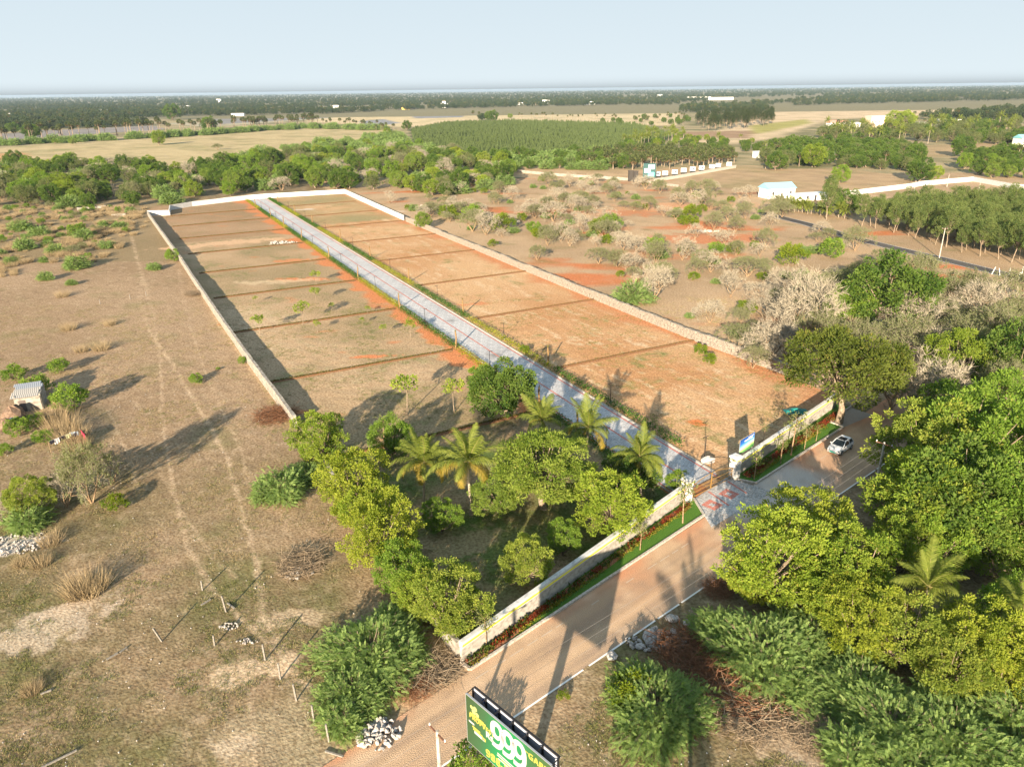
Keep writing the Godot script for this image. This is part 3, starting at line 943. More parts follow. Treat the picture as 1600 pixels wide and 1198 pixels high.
func palmyra(sd: int, H: float) -> Array:
	var r := RandomNumberGenerator.new()
	r.seed = sd
	var tb := MB.new()
	var mb := MB.new()
	tb.tube([Vector3(0, -.1, 0), Vector3(.1, H * .4, .05), Vector3(0.05, H * 0.84, 0)], [.30, .2, .19], 7, Color.WHITE, false)
	var c0 := Vector3(0.05, H * 0.84, 0)
	for i in 34:
		var y := lerpf(-0.75, 0.95, (i + .5) / 34.0)
		var a := i * 2.39996
		var q := sqrt(1.0 - y * y)
		var d := Vector3(q * cos(a), y, q * sin(a))
		var o := c0 + d * r.randf_range(0.8, 1.15)
		var s := d.cross(rdir(r)).normalized()
		var t := (d + rdir(r) * 0.3).normalized()
		var dead := y < -0.38
		var col := Color(.20, .135, .075) if dead else tint(r, [Color(.075, .10, .04), Color(.15, .17, .065)], r.randf())
		for k in 9:
			var b := lerpf(-1.25, 1.25, k / 8.0)
			var e := (t * cos(b) + s * sin(b)).normalized()
			var w := e.cross(d).normalized() * 0.11
			mb.tri(o, o + e * 0.6 + w, o + e * r.randf_range(0.95, 1.15) + Vector3.DOWN * 0.1, col)
			mb.tri(o, o + e * 1.05 + Vector3.DOWN * 0.1, o + e * 0.6 - w, col)
	return [tb.mesh(M.bark), mb.mesh(M.leaf)]

func tuft(sd: int, n: int, R: float, H: float, cols: Array, lean := 0.35, w := 0.02) -> ArrayMesh:
	var r := RandomNumberGenerator.new()
	r.seed = sd
	var mb := MB.new()
	for i in n:
		var a := r.randf() * TAU
		var q := R * sqrt(r.randf())
		var p := Vector3(cos(a) * q, -0.03, sin(a) * q)
		var d := (Vector3.UP + Vector3(cos(a), 0, sin(a)) * lean * (q / R) * 1.5 + rdir(r) * 0.3).normalized()
		var s := d.cross(rdir(r)).normalized() * w
		mb.tri(p - s, p + d * H * r.randf_range(0.5, 1.0), p + s, tint(r, cols, r.randf()))
	return mb.mesh(M.dry)

# the same kind in a slightly different leaf colour, from fresh yellow to older green
func shade(cols: Array, i: int) -> Array:
	var to: Color = [Color(.34, .34, .03), Color(.16, .27, .04), Color(.26, .38, .04), Color(.24, .27, .08)][i % 4]
	return [cols[0].lerp(to, .25), cols[1].lerp(to, .25), cols[2]]

func prototypes() -> void:
	var lime := [Color(.160, .235, .028), Color(.315, .370, .052), Color(.36, .31, .07)]
	var green := [Color(.110, .200, .026), Color(.220, .315, .048), Color(.30, .30, .07)]
	var dark := [Color(.060, .120, .020), Color(.140, .210, .040), Color(.20, .22, .05)]
	var dusty := [Color(.105, .135, .050), Color(.200, .225, .090), Color(.27, .24, .12)]
	var pros := [Color(.145, .235, .072), Color(.275, .375, .120), Color(.33, .34, .10)]
	var rain := [Color(.150, .220, .030), Color(.280, .345, .062), Color(.34, .32, .09)]
	var olive := [Color(.075, .105, .018), Color(.150, .180, .034), Color(.22, .18, .05)]
	var euc := [Color(.095, .145, .042), Color(.190, .235, .075), Color(.25, .24, .09)]
	var tan := [Color(.205, .178, .132), Color(.325, .29, .222)]
	var pale := [Color(.165, .195, .082), Color(.285, .30, .15)]
	P.lime = []
	P.green = []
	P.dark = []
	P.pros = []
	P.prosbig = []
	P.dusty = []
	P.bare = []
	P.pale = []
	P.bush = []
	P.limebush = []
	P.euc = []
	P.sap = []
	P.palmyra = []
	P.casua = []
	for i in 4:
		P.lime.append(leafy(100 + i, {"R": 3.0, "ry": 2.7, "hc": 2.9, "lobes": 40 + i, "lobe": .80, "subs": 13, "sub": .25, "leaves": 32, "L": .16, "W": .095, "cols": shade(lime, i), "low": -0.86}))
		P.green.append(leafy(120 + i, {"R": 3.0, "ry": 2.7, "hc": 2.9, "lobes": 40, "lobe": .80, "subs": 12, "sub": .28, "leaves": 32, "L": .17, "W": .10, "cols": shade(green, i), "low": -0.86}))
	for i in 3:
		P.dark.append(leafy(140 + i, {"R": 4.0, "ry": 3.4, "hc": 3.7, "lobes": 44, "lobe": 1.05, "subs": 13, "sub": .38, "leaves": 20, "L": .28, "W": .17, "cols": dark, "low": -0.86}))
		P.pros.append(feathery(160 + i, 3.5, 3.3, 1500, 11, pros))
		if i < 2:
			P.prosbig.append(feathery(165 + i, 7.0, 4.0, 5600, 11, pros))
		P.dusty.append(leafy(150 + i, {"R": 4.0, "ry": 3.2, "hc": 3.6, "lobes": 40, "lobe": 1.0, "subs": 10, "sub": .42, "leaves": 16, "L": .28, "W": .15, "cols": dusty, "low": -0.86}))
		P.bare.append(bare(180 + i, 4.6, 0.8, 5, 0, tan, pale))
		P.pale.append(bare(190 + i, 4.6, 0.8, 5, 2, tan, pale))
		P.bush.append(leafy(200 + i, {"R": 1.5, "ry": 1.05, "hc": 1.05, "lobes": 13, "lobe": .58, "subs": 9, "sub": .24, "leaves": 18, "L": .19, "W": .11, "cols": green, "low": -0.6, "rad": .06}))
		P.limebush.append(leafy(210 + i, {"R": 1.5, "ry": 1.05, "hc": 1.05, "lobes": 13, "lobe": .58, "subs": 9, "sub": .24, "leaves": 18, "L": .19, "W": .11, "cols": [Color(.10, .165, .014), Color(.20, .25, .022), Color(.26, .24, .03)], "low": -0.6, "rad": .06}))
		P.euc.append(leafy(220 + i, {"R": 2.1, "ry": 3.5, "hc": 5.6, "lobes": 20, "lobe": .9, "subs": 12, "sub": .40, "leaves": 18, "L": .32, "W": .11, "cols": euc, "low": -0.8, "rise": -0.5, "rad": .11}))
		P.sap.append(leafy(230 + i, {"R": 1.05, "ry": .8, "hc": 2.6, "lobes": 8, "lobe": .42, "subs": 6, "sub": .22, "leaves": 9, "L": .24, "W": .13, "cols": lime, "rad": .045}))
		P.casua.append(leafy(240 + i, {"R": 2.0, "ry": 5.2, "hc": 6.0, "lobes": 18, "lobe": 1.1, "subs": 10, "sub": .5, "leaves": 14, "L": .7, "W": .08, "cols": [Color(.035, .052, .02), Color(.07, .09, .035)], "rise": 0.5, "rad": .12}))
	for i in 2:
		P.palmyra.append(palmyra(250 + i, 9.0 + i))
	P.fan = [palmyra(255, 4.2), palmyra(256, 5.0)]
	P.rain = [leafy(260, {"R": 4.6, "ry": 2.6, "hc": 3.8, "lobes": 60, "lobe": 1.15, "subs": 15, "sub": .42, "leaves": 26, "L": .24, "W": .09, "low": -0.7, "cols": rain, "flat": 0.34, "rise": 0.0})]
	P.olive = [leafy(262, {"R": 4.6, "ry": 3.0, "hc": 4.9, "lobes": 46, "lobe": 1.2, "subs": 15, "sub": .45, "leaves": 24, "L": .26, "W": .13, "cols": olive, "flat": 0.65, "low": -0.55})]
	P.thin = [sapling(270, [Color(.11, .16, .03), Color(.21, .25, .07)]), sapling(271, [Color(.15, .18, .06), Color(.26, .28, .12)])]
	for q in [["lime", 6.0], ["green", 6.0], ["dark", 8.0], ["pros", 7.0], ["prosbig", 14.0], ["dusty", 8.0], ["bare", 6.0], ["pale", 6.0], ["bush", 3.0], ["limebush", 3.0], ["euc", 4.5], ["sap", 2.2], ["rain", 9.0], ["olive", 9.0]]:
		even(q[0], q[1])
	var cg := [Color(.12, .165, .028), Color(.25, .285, .055), Color(.38, .34, .14)]
	var cy := [Color(.18, .17, .03), Color(.36, .26, .05), Color(.36, .27, .1)]
	for i in 4:
		fronds.append(frond(300 + i, 4.9, [0.35, 0.62, 0.9, 1.15][i], cg))
	fronds.append(frond(304, 4.6, 1.3, cy))
	for i in 2:
		var tb := MB.new()
		var H := 6.0
		var bend := Vector3([.5, -.4][i], 0, [.3, .5][i])
		tb.tube([Vector3(0, -.15, 0), Vector3(0, .5, 0), bend * .35 + Vector3.UP * H * .4, bend * .8 + Vector3.UP * H * .75, bend + Vector3.UP * H], [.26, .17, .14, .125, .15], 8, Color.WHITE)
		trunk_palm.append([tb.mesh(M.palm_bark), bend + Vector3.UP * H])

# bring every crown of a kind to the same breadth
func even(kind: String, breadth: float) -> void:
	for pr in P[kind]:
		var b: AABB = pr[1].get_aabb()
		pr.append(breadth / ((b.size.x + b.size.z) * 0.5 * 0.94))

func plant(kind: String, q: Array, called: String, label: String, category := "tree", group := "", vary := true) -> Node3D:
	var list: Array = P[kind]
	var pr: Array = list[rng.randi() % list.size()]
	var s: float = q[2] * (pr[2] if pr.size() > 2 else 1.0)
	var o := thing(called, label, category, Vector3(q[0], 0, q[1]), rng.randf() * TAU, group)
	var e := 0.26 if kind == "bare" or kind == "pale" else 0.1
	if vary:
		o.scale = Vector3(s * rng.randf_range(1 - e, 1 + e), s * rng.randf_range(1 - e, 1 + e), s * rng.randf_range(1 - e, 1 + e))
	else:
		o.scale = Vector3.ONE * s
	part("trunk" if category == "tree" else "stem", pr[0], o)
	part("crown" if category == "tree" else "foliage", pr[1], o)
	return o

func palm(q: Array, label: String, group := "", yellow := 3, n := 24) -> void:
	var s: float = q[2]
	var o := thing("coconut_palm", label, "palm", Vector3(q[0], 0, q[1]), rng.randf() * TAU, group)
	o.scale = Vector3.ONE * s
	n += rng.randi_range(-4, 3)
	var t: Array = trunk_palm[rng.randi() % 2]
	part("trunk", t[0], o)
	for i in n:
		var k := i / float(n)
		var f := part("frond", fronds[4] if i >= n - yellow else fronds[clampi(int(k * 4.4), 0, 3)], o)
		f.position = t[1]
		f.rotation = Vector3(rng.randf_range(-.35, .35), i * 2.39996 + rng.randf_range(-.4, .4), lerpf(1.0, -0.8, k) + rng.randf_range(-.2, .2))
		f.scale = Vector3(1, 1, rng.randf_range(.75, 1.1)) * rng.randf_range(0.7, 1.08)
	var nb := MB.new()
	for i in 5:
		var a := TAU * i / 5.0
		var c := Vector3(cos(a) * .25, -.15, sin(a) * .25)
		nb.tube([c + Vector3.UP * .16, c + Vector3.UP * .08, c, c + Vector3.DOWN * .1, c + Vector3.DOWN * .15], [.02, .1, .13, .09, .01], 6, Color(.16, .13, .03), false)
	part("coconut_bunch", nb.mesh(M.vc), o, t[1])

func blocked(x: float, z: float) -> bool:
	if in_site(st_of(x, z)):
		return true
	var st := st_of(x, z)
	return st.x > -30.0 and st.x < 306.0 and st.y > -47.0 and st.y < 39.0

# kinds: [share, kind, smallest, largest, name, label, category, group]
func scatter(poly: PackedVector2Array, count: int, gap: float, kinds: Array, avoid := [], clump := -9.0) -> void:
	var box := Rect2(poly[0], Vector2.ZERO)
	for p in poly:
		box = box.expand(p)
	var put := []
	var tries := 0
	while put.size() < count and tries < count * 40:
		tries += 1
		var p := box.position + Vector2(rng.randf() * box.size.x, rng.randf() * box.size.y)
		if not Geometry2D.is_point_in_polygon(p, poly) or blocked(p.x, p.y):
			continue
		if n_big.get_noise_2d(p.x * 1.9 + 700.0, p.y * 1.9) + rng.randf_range(-.2, .2) < clump:
			continue
		var bad := false
		for q in put:
			if q.distance_squared_to(p) < gap * gap:
				bad = true
				break
		for q in avoid:
			if not bad and Geometry2D.is_point_in_polygon(p, q):
				bad = true
		if bad:
			continue
		put.append(p)
		var pick := rng.randf()
		for k in kinds:
			pick -= k[0]
			if pick <= 0.0:
				plant(k[1], [p.x, p.y, rng.randf_range(k[2], k[3])], k[4], k[5], k[6], k[7])
				break

func build_vegetation() -> void:
	prototypes()
	print("protos ", Time.get_ticks_msec())
	# --- the shady corner garden inside the front wall
	for q in [
		["lime", [-25.6,-87.09,1.23], "bright green bushy tree at the end of the standing grey boundary wall"],
		["lime", [-18.13,-73.9,1.37], "broad bright green tree over the fallen stretch of boundary wall"],
		["lime", [-13.47,-64.45,1.37], "largest yellow-green tree of the row along the garden's outer side"],
		["green", [-10.97,-59.9,0.96], "paler green tree between two yellow-green trees by the garden's outer side"],
		["lime", [-6.01,-54.16,1.1], "yellow-green tree at the corner where front wall and side wall meet"],
		["lime", [1.23,-60.74,0.82], "single small yellow-green tree on the garden grass behind the front wall"],
		["lime", [10.64,-69.23,1.3], "leafy green tree leaning over the front wall near the gate"],
		["green", [5.19,-65.64,0.65], "small dark green tree in the shade close behind the front wall"],
		["green", [-16.06,-87.76,1.02], "compact green tree beside a grey leafless tree inside the compound"],
		["green", [-2.37,-73.55,0.86], "dark green tree under the coconut palms beside the feathery tree"],
		["green", [20.05,-78.21,0.52], "small green tree beside the near gate pillar inside the wall"],
		["green", [-8.01,-70.29,0.71], "low dark green tree at the foot of the yellowing coconut palm"],
		["lime", [-16.19,-70.66,0.95], "yellow-green tree wedged between the two broad trees of the outer row"],
		["lime", [-8.93,-56.55,0.8], "smaller yellow-green tree next to the corner tree of the outer row"],
		["dark", [14.17,-78.09,0.77], "dark bushy tree between the last coconut palm and the front wall"],
		]:
		q[1][2] *= 1.08
		plant(q[0], q[1], "garden_tree", q[2], "tree", "trees of the corner garden")
	plant("dark", [-1.43,-101.11,1.33], "roadside_tree", "dense dark green tree standing beside the paved avenue", "tree")
	plant("green", [-4.96,-110.66,0.9], "roadside_tree", "smaller green tree hugging the dense dark tree by the avenue", "tree")
	plant("rain", [3.56,-74.89,1.47], "feathery_tree", "wide light green tree with layered feathery foliage among the coconut palms", "tree", "", false)
	palm([-10.65,-75.63,0.95], "coconut palm with yellowing lower fronds and visible trunk in the garden", "coconut palms of the corner garden", 5)
	palm([-4.97,-73.85,1.09], "tall coconut palm with splayed fronds beside the feathery tree", "coconut palms of the corner garden", 6)
	palm([3.59,-88.5,0.85], "coconut palm rising behind the feathery tree beside the avenue", "coconut palms of the corner garden", 3)
	palm([9.34,-85.12,0.98], "coconut palm leaning over the avenue between feathery tree and gate", "coconut palms of the corner garden", 3)
	palm([15.52,-77.87,0.84], "coconut palm at the avenue's edge just inside the gate", "coconut palms of the corner garden", 3)
	# --- young trees in the plots
	for q in [[[-16.17,-102.5,1.92]], [[-8.92,-103.1,1.67]], [[-50.05,-185.14,1.26]], [[-45.46,-166.23,1.15]], [[-44.19,-149.32,1.47]], [[-51.46,-143.22,1.3]], [[-39.93,-144.39,0.89]], [[-40.22,-159,0.78]], [[-31.49,-148.71,0.61]], [[-25.81,-141.05,0.7]], [[-20.21,-140.02,1.16]], [[-59.91,-167.06,0.54]], [[-31.82,-157.33,0.58]]]:
		plant("sap", q[0], "plot_sapling", "light green young tree standing alone on an unbuilt plot", "tree", "young trees on the plots")
	plant("green", [-31.19,-264.62,1.06], "wall_tree", "round dark green tree growing against the stone wall", "tree")
	plant("thin", [-18.4, -94.5, 1.15], "bare_tree", "grey leafless tree beside a compact green tree in the compound", "tree")
	plant("thin", [-5.67,-61.94,0.39], "bare_tree", "pale leafless shrub-like tree on the garden grass", "tree")
	plant("thin", [20.13,-94.84,0.79], "bare_tree", "sparse pale-leaved tree on the verge beside the avenue's hedge", "tree")
	plant("thin", [35.22,-92.43,0.65], "bare_tree", "sparse young tree behind the blue sign inside the wall", "tree")
	# trees planted on the front lawns
	for q in [[Vector2(37.23,-87.44), 7.4, "tall slender pale-barked tree on the gate lawn"], [Vector2(39.71,-89.25), 4.4, "thin-stemmed young tree beside the tall pale one on the gate lawn"], [Vector2(30.27,-81.03), 4.6, "young tree with leaning stem next to the gate pillar lawn corner"], [Vector2(35.01,-84.97), 5.0, "thin young tree before the red flower bed on the gate lawn"], [Vector2(42.17,-91.53), 3.2, "shortest young tree on the gate lawn near its far end"], [Vector2(19.19,-71.32), 6.4, "young tree with airy green crown beside the near gate pillar"], [Vector2(13.48,-66.21), 4.0, "thin young tree before the yellow striped wall near the red bed"], [Vector2(-2.57,-51.91), 4.2, "thin young tree at the corner end of the yellow striped wall"]]:
		var p: Vector2 = q[0]
		plant("thin", [p.x, p.y, q[1] / 4.1], "lawn_tree", q[2], "tree", "young trees on the front lawns", false)
	# --- the big grove across the village road
	for q in [["lime", [24.7,-57.77,1.7]], ["lime", [29.97,-64.15,1.63]], ["lime", [31.19,-56.73,1.63]], ["lime", [48.88,-77.03,1.95]], ["lime", [42.81,-66.87,1.96]], ["green", [53.92,-75.74,2.28]], ["green", [48.26,-64.34,2.06]], ["lime", [43.9,-71.44,1.13]],
			["green", [58.95,-89.44,1.85]], ["green", [66.09,-89.25,1.85]], ["lime", [38.9,-62.3,1.28]], ["lime", [29.65,-50.98,1.37]], ["lime", [32.81,-48.97,1.24]], ["dark", [46.05,-65.14,1.65]], ["lime", [38.11,-47.1,1.21]],
			["lime", [39.54,-44.91,1.01]], ["green", [48.64,-59.81,1.55]], ["lime", [27.94,-54.01,1.15]], ["green", [41.84,-61.2,1.26]], ["lime", [34.63,-45.39,1.1]], ["green", [43.75,-50.96,1.19]], ["lime", [22.29,-57.89,0.91]], ["green", [60.36,-74.91,1.84]]]:
		plant(q[0], q[1], "grove_tree", "bright green lumpy-crowned tree of the grove across the village road" if q[0] == "lime" else "deeper green leafy tree of the grove across the village road", "tree", "green trees of the roadside grove")
	palm([36.46,-52.76,0.92], "large coconut palm rising out of the roadside grove", "", 2, 25)
	palm([43.02,-49.58,0.8], "coconut palm with drooping fronds at the far edge of the grove", "", 3, 23)
	for q in [[21.18,-49.52,0.87], [26.32,-51.44,0.72], [28.53,-41.72,0.79], [32.24,-40.59,0.74], [27.81,-45.92,0.66], [34.36,-38.57,0.62], [28.03,-37.81,0.64], [22.8,-46.96,0.56]]:
		plant("prosbig", q, "thorn_scrub", "blue-green feathery thorn scrub massed below the roadside grove", "shrub", "feathery thorn scrub by the village road")
	for q in [[17.99,-52.66,0.9], [38.07,-42.3,1.04], [24.24,-39.39,0.79]]:
		plant("pros", q, "thorn_scrub", "smaller feathery thorn bush at the edge of the massed roadside scrub", "shrub", "smaller thorn bushes by the village road")
	plant("prosbig", [11.06,-43.89,0.73], "thorn_scrub", "lone feathery thorn bush below the pile of broken concrete", "shrub")
	for q in [[-12.43,-50.51,0.73], [-13.3,-46.27,0.52]]:
		plant("prosbig", q, "thorn_scrub", "big feathery green thorn bush at the roadside by the wall's corner", "shrub", "thorn bushes at the wall corner")
	for q in [[-9.7,-50.52,0.79], [-13.47,-43.28,0.64], [-11.38,-54.36,0.75]]:
		plant("pros", q, "thorn_scrub", "smaller feathery thorn bush at the roadside by the wall's corner", "shrub", "smaller thorn bushes at the wall corner")
	for q in [[-28.29,-78.96,1.17], [-26.12,-82.46,0.81], [-30.12,-78.18,0.67]]:
		plant("pros", q, "thorn_scrub", "feathery thorn bush on the waste land side of the broken wall", "shrub", "thorn bushes at the broken wall")
	plant("limebush", [9.4,-45.3,1.36], "wild_bush", "yellow-green bush growing through the lone feathery thorn bush", "bush")
	plant("limebush", [3.83,-45.81,0.38], "wild_bush", "small pale bush beside the road's white edge line", "bush")
	plant("bush", [-2.85,-38.56,1.37], "wild_bush", "green bush under the big green hoarding", "bush")
	# trees whose shade falls on the road from below the frame
	palm([9.0, -24.0, 1.2], "coconut palm standing below the hoarding on the open roadside", "")
	# --- middle distance right of the stone wall
	plant("olive", [47.88,-97.55,1.98], "spreading_tree", "spreading olive-brown tree at the far end of the gate lawn", "tree", "", false)
	plant("dark", [74.88,-140.55,2.05], "mango_tree", "large dense dark green tree among pale dry trees", "tree")
	plant("green", [68.29,-142.4,1.71], "mango_tree", "smaller bright green tree attached to the dense dark green one", "tree")
	plant("dark", [77.97,-105.9,1.6], "mango_tree", "very dark green tree behind the grove at the dry wood's edge", "tree")
	plant("green", [70.99,-109.04,1.86], "mango_tree", "leafy mid green tree between dry trees and grove", "tree")
	for q in [[46.68,-124.43,2.27], [56.09,-133.07,2.61], [42.46,-130.69,1.59], [78.63,-135.56,2.25], [79.87,-125.08,2.47], [86.55,-124.84,2.46], [67.76,-118.69,2], [59.7,-97.48,2.14], [76.97,-114.1,2.11], [96.57,-134.85,2.24], [57.88,-102.39,1.45], [90.15,-147.45,2.2], [63.17,-160.33,1.91], [72.65,-162.81,2.17], [83.96,-173.44,2.05], [85.1,-115.09,1.95], [96.73,-188.94,1.94], [95.22,-167.28,2.22], [97.94,-151.52,2.04], [68.82,-129.68,1.58], [42.3,-120.35,1.3], [48.9,-121.91,1.5], [57.62,-128.53,1.76], [61.61,-121.65,1.68], [71.53,-115.55,1.96], [92.91,-138.97,2.3], [110.01,-153.64,2.29], [85.69,-137.02,2.07], [84.66,-152.1,2.04], [68.6,-152.57,1.82], [53.62,-148.3,1.56], [73.5,-102.26,1.76], [77.19,-159.69,1.9], [93.18,-126.08,2.3]]:
		plant("pale" if rng.randf() < 0.7 else "bare", q, "dry_tree", "pale dry tree with thin grey-green leaves in the wood beyond the stone wall", "tree", "dry trees of the wood beyond the stone wall")
	plant("pros", [28.27,-164.81,1.68], "thorn_scrub", "rounded light green thorn bush just outside the stone wall", "shrub")
	# --- hand-placed scrub and bushes
	for q in [[-14.13,-280.54,2.73], [-2.64,-259.21,2.98], [7.9,-253.19,2.19], [-5.49,-231.31,1.21], [29.89,-250.24,2.6], [42.79,-217.87,2.16], [35.03,-256.58,2.95], [67.53,-277.27,2.7], [61.07,-216.28,1.89], [-23.75,-286.41,2.46], [77.97,-200.6,2.94], [92.25,-209.57,2.75], [2.48,-130.04,0.72], [34.89,-127.84,1.02], [35.42,-122.96,0.91], [47.04,-184.52,1.09], [17.77,-246.88,1.71]]:
		plant("limebush" if rng.randf() < 0.6 else "bush", q, "wild_bush", "yellow-green bush on the dry red ground beyond the stone wall", "bush", "bushes on the ground beyond the stone wall")
	var rough := pv([-54.55,-324.64,-42.4,-366.1,1.33,-400.99,36.22,-412.04,84.76,-378.56,114.16,-339.94,101.55,-271.29,104.49,-223.98,100.1,-194.02,64.52,-131.81,51.18,-125.16,37.2,-145.1,5.91,-207.24,-22.37,-266.73])
	scatter(rough, 240, 3.2, [[.36, "bare", .7, 1.7, "dry_tree", "leafless tan tree on the dry red ground beyond the stone wall", "tree", "leafless trees beyond the stone wall"], [.34, "pale", .7, 1.7, "dry_tree", "half-bare tree with a few pale leaves on the dry red ground", "tree", "half-bare trees beyond the stone wall"],
		[.16, "limebush", .8, 1.9, "wild_bush", "yellow-green bush on the dry red ground beyond the stone wall", "bush", "bushes on the ground beyond the stone wall"], [.14, "pros", .4, .9, "thorn_scrub", "low grey-green thorn scrub on the dry ground beyond the stone wall", "shrub", "thorn scrub beyond the stone wall"]], [], 0.0)
	# --- the belt of scrub wood behind the layout
	var belt := pv([-387.42,-528.28,-341.95,-540.76,-297.08,-516.93,-221.46,-482.97,-189.38,-495.05,-176.93,-579.66,-121.53,-619.37,-81.07,-626.08,-15.98,-535.7,5.42,-455.79,-2.02,-387.44,-27.82,-338.12,-76,-379.21,-127.49,-379.21,-138.29,-347.98,-158.95,-322.25,-246.8,-329.51])
	scatter(belt, 440, 4.8, [[.17, "dark", .9, 1.6, "wood_tree", "dark green tree of the scrub wood behind the layout", "tree", "dark trees of the scrub wood"], [.17, "green", 1.1, 2.0, "wood_tree", "mid green tree of the scrub wood behind the layout", "tree", "green trees of the scrub wood"], [.16, "dusty", .8, 1.5, "wood_tree", "dusty grey-green tree of the scrub wood behind the layout", "tree", "dusty trees of the scrub wood"],
		[.16, "pros", 1.1, 2.2, "scrub_bush", "grey-green thorn scrub of the wood behind the layout", "shrub", "thorn scrub behind the layout"], [.13, "bare", 1.1, 2.2, "dry_tree", "leafless tan tree in the scrub wood behind the layout", "tree", "leafless trees of the scrub wood"], [.12, "pale", 1.2, 2.3, "dry_tree", "thin-leaved pale tree in the scrub wood behind the layout", "tree", "pale trees of the scrub wood"], [.09, "lime", 1.0, 1.7, "wood_tree", "yellow-green tree of the scrub wood behind the layout", "tree", "yellow-green trees of the scrub wood"]])
	scatter(pv([-210.5,-552.48,-201.64,-645.28,-171.54,-751.68,-126.19,-872.04,-85.58,-709.36,-44.78,-560.58,-119.06,-606.35,-170.3,-557.18]), 110, 6.0, [[.9, "pros", 1.2, 2.4, "scrub_bush", "grey-green thorn scrub between tan field and plantation", "shrub", "thorn scrub by the tan field"], [.1, "green", 1.0, 1.6, "wood_tree", "mid green tree among thorn scrub by the tan field", "tree", "green trees by the tan field"]])
	scatter(pv([-48.62,-550.5,1.97,-538.21,79.12,-576.03,84.7,-493.97,62.08,-449,24.89,-460.89,-22.61,-482.45]), 80, 6.0, [[.65, "pros", 1.2, 2.3, "thorn_scrub", "dark thorn scrub along the near edge of the plantation", "shrub", "thorn scrub by the plantation"], [.35, "dark", .8, 1.3, "wood_tree", "dark tree along the near edge of the plantation", "tree", "dark trees by the plantation"]])
	# --- waste land on the left: bushes and dry grass
	for q in [[-123.77,-207.12,1.2], [-141.79,-228.21,0.97], [-156.15,-235.52,1.17], [-124.5,-193.44,0.73], [-145.59,-252.06,1.12], [-130.05,-236.37,0.88], [-146.87,-214.05,0.8], [-164.35,-258.02,1.27], [-143.59,-272.26,1.01], [-114.56,-187.67,0.48], [-100.2,-204.07,0.67], [-179.39,-271.56,1.34]]:
		plant("pros", q, "thorn_scrub", "small feathery thorn bush on the brown waste land", "shrub", "thorn bushes on the waste land")
	for q in [[-78.51,-112.61,1.83], [-69.43,-106.24,2.07], [-80.74,-122.74,1.29], [-86.44,-119.21,1.48], [-72.26,-97.2,1.24], [-66.9,-94.34,1.03], [-71.43,-99.65,1.14], [-53.99,-116.76,0.87], [-99.91,-215.48,1.64], [-49.26,-126.26,0.62], [-149.53,-255.5,2.21], [-70.1,-90.75,0.88], [-52.56,-123,0.3]]:
		plant("bush", q, "wild_bush", "green bush around the hut and waste land fence", "bush", "bushes of the waste land")
	plant("lime", [-56.4,-74.68,0.89], "yard_tree", "yellow-green tree beside the dry thicket near the hut", "tree")
	plant("limebush", [-47.52,-76.08,1.02], "yard_bush", "round light green bush with a shadow beside the dry thicket", "bush")
	plant("pros", [-55.79,-72.54,0.84], "thorn_scrub", "dark feathery thorn bush under the yard's yellow-green tree", "shrub")
	for q in [[-51.18,-77.5,1.59], [-53.71,-76.57,1.01], [-51.03,-82.48,0.94], [-59.3,-74.46,0.87]]:
		plant("bare" if rng.randf() < 0.5 else "pale", q, "dry_tree", "tangled dry tree of the thicket below the hut", "tree", "dry thicket below the hut")
	grass()

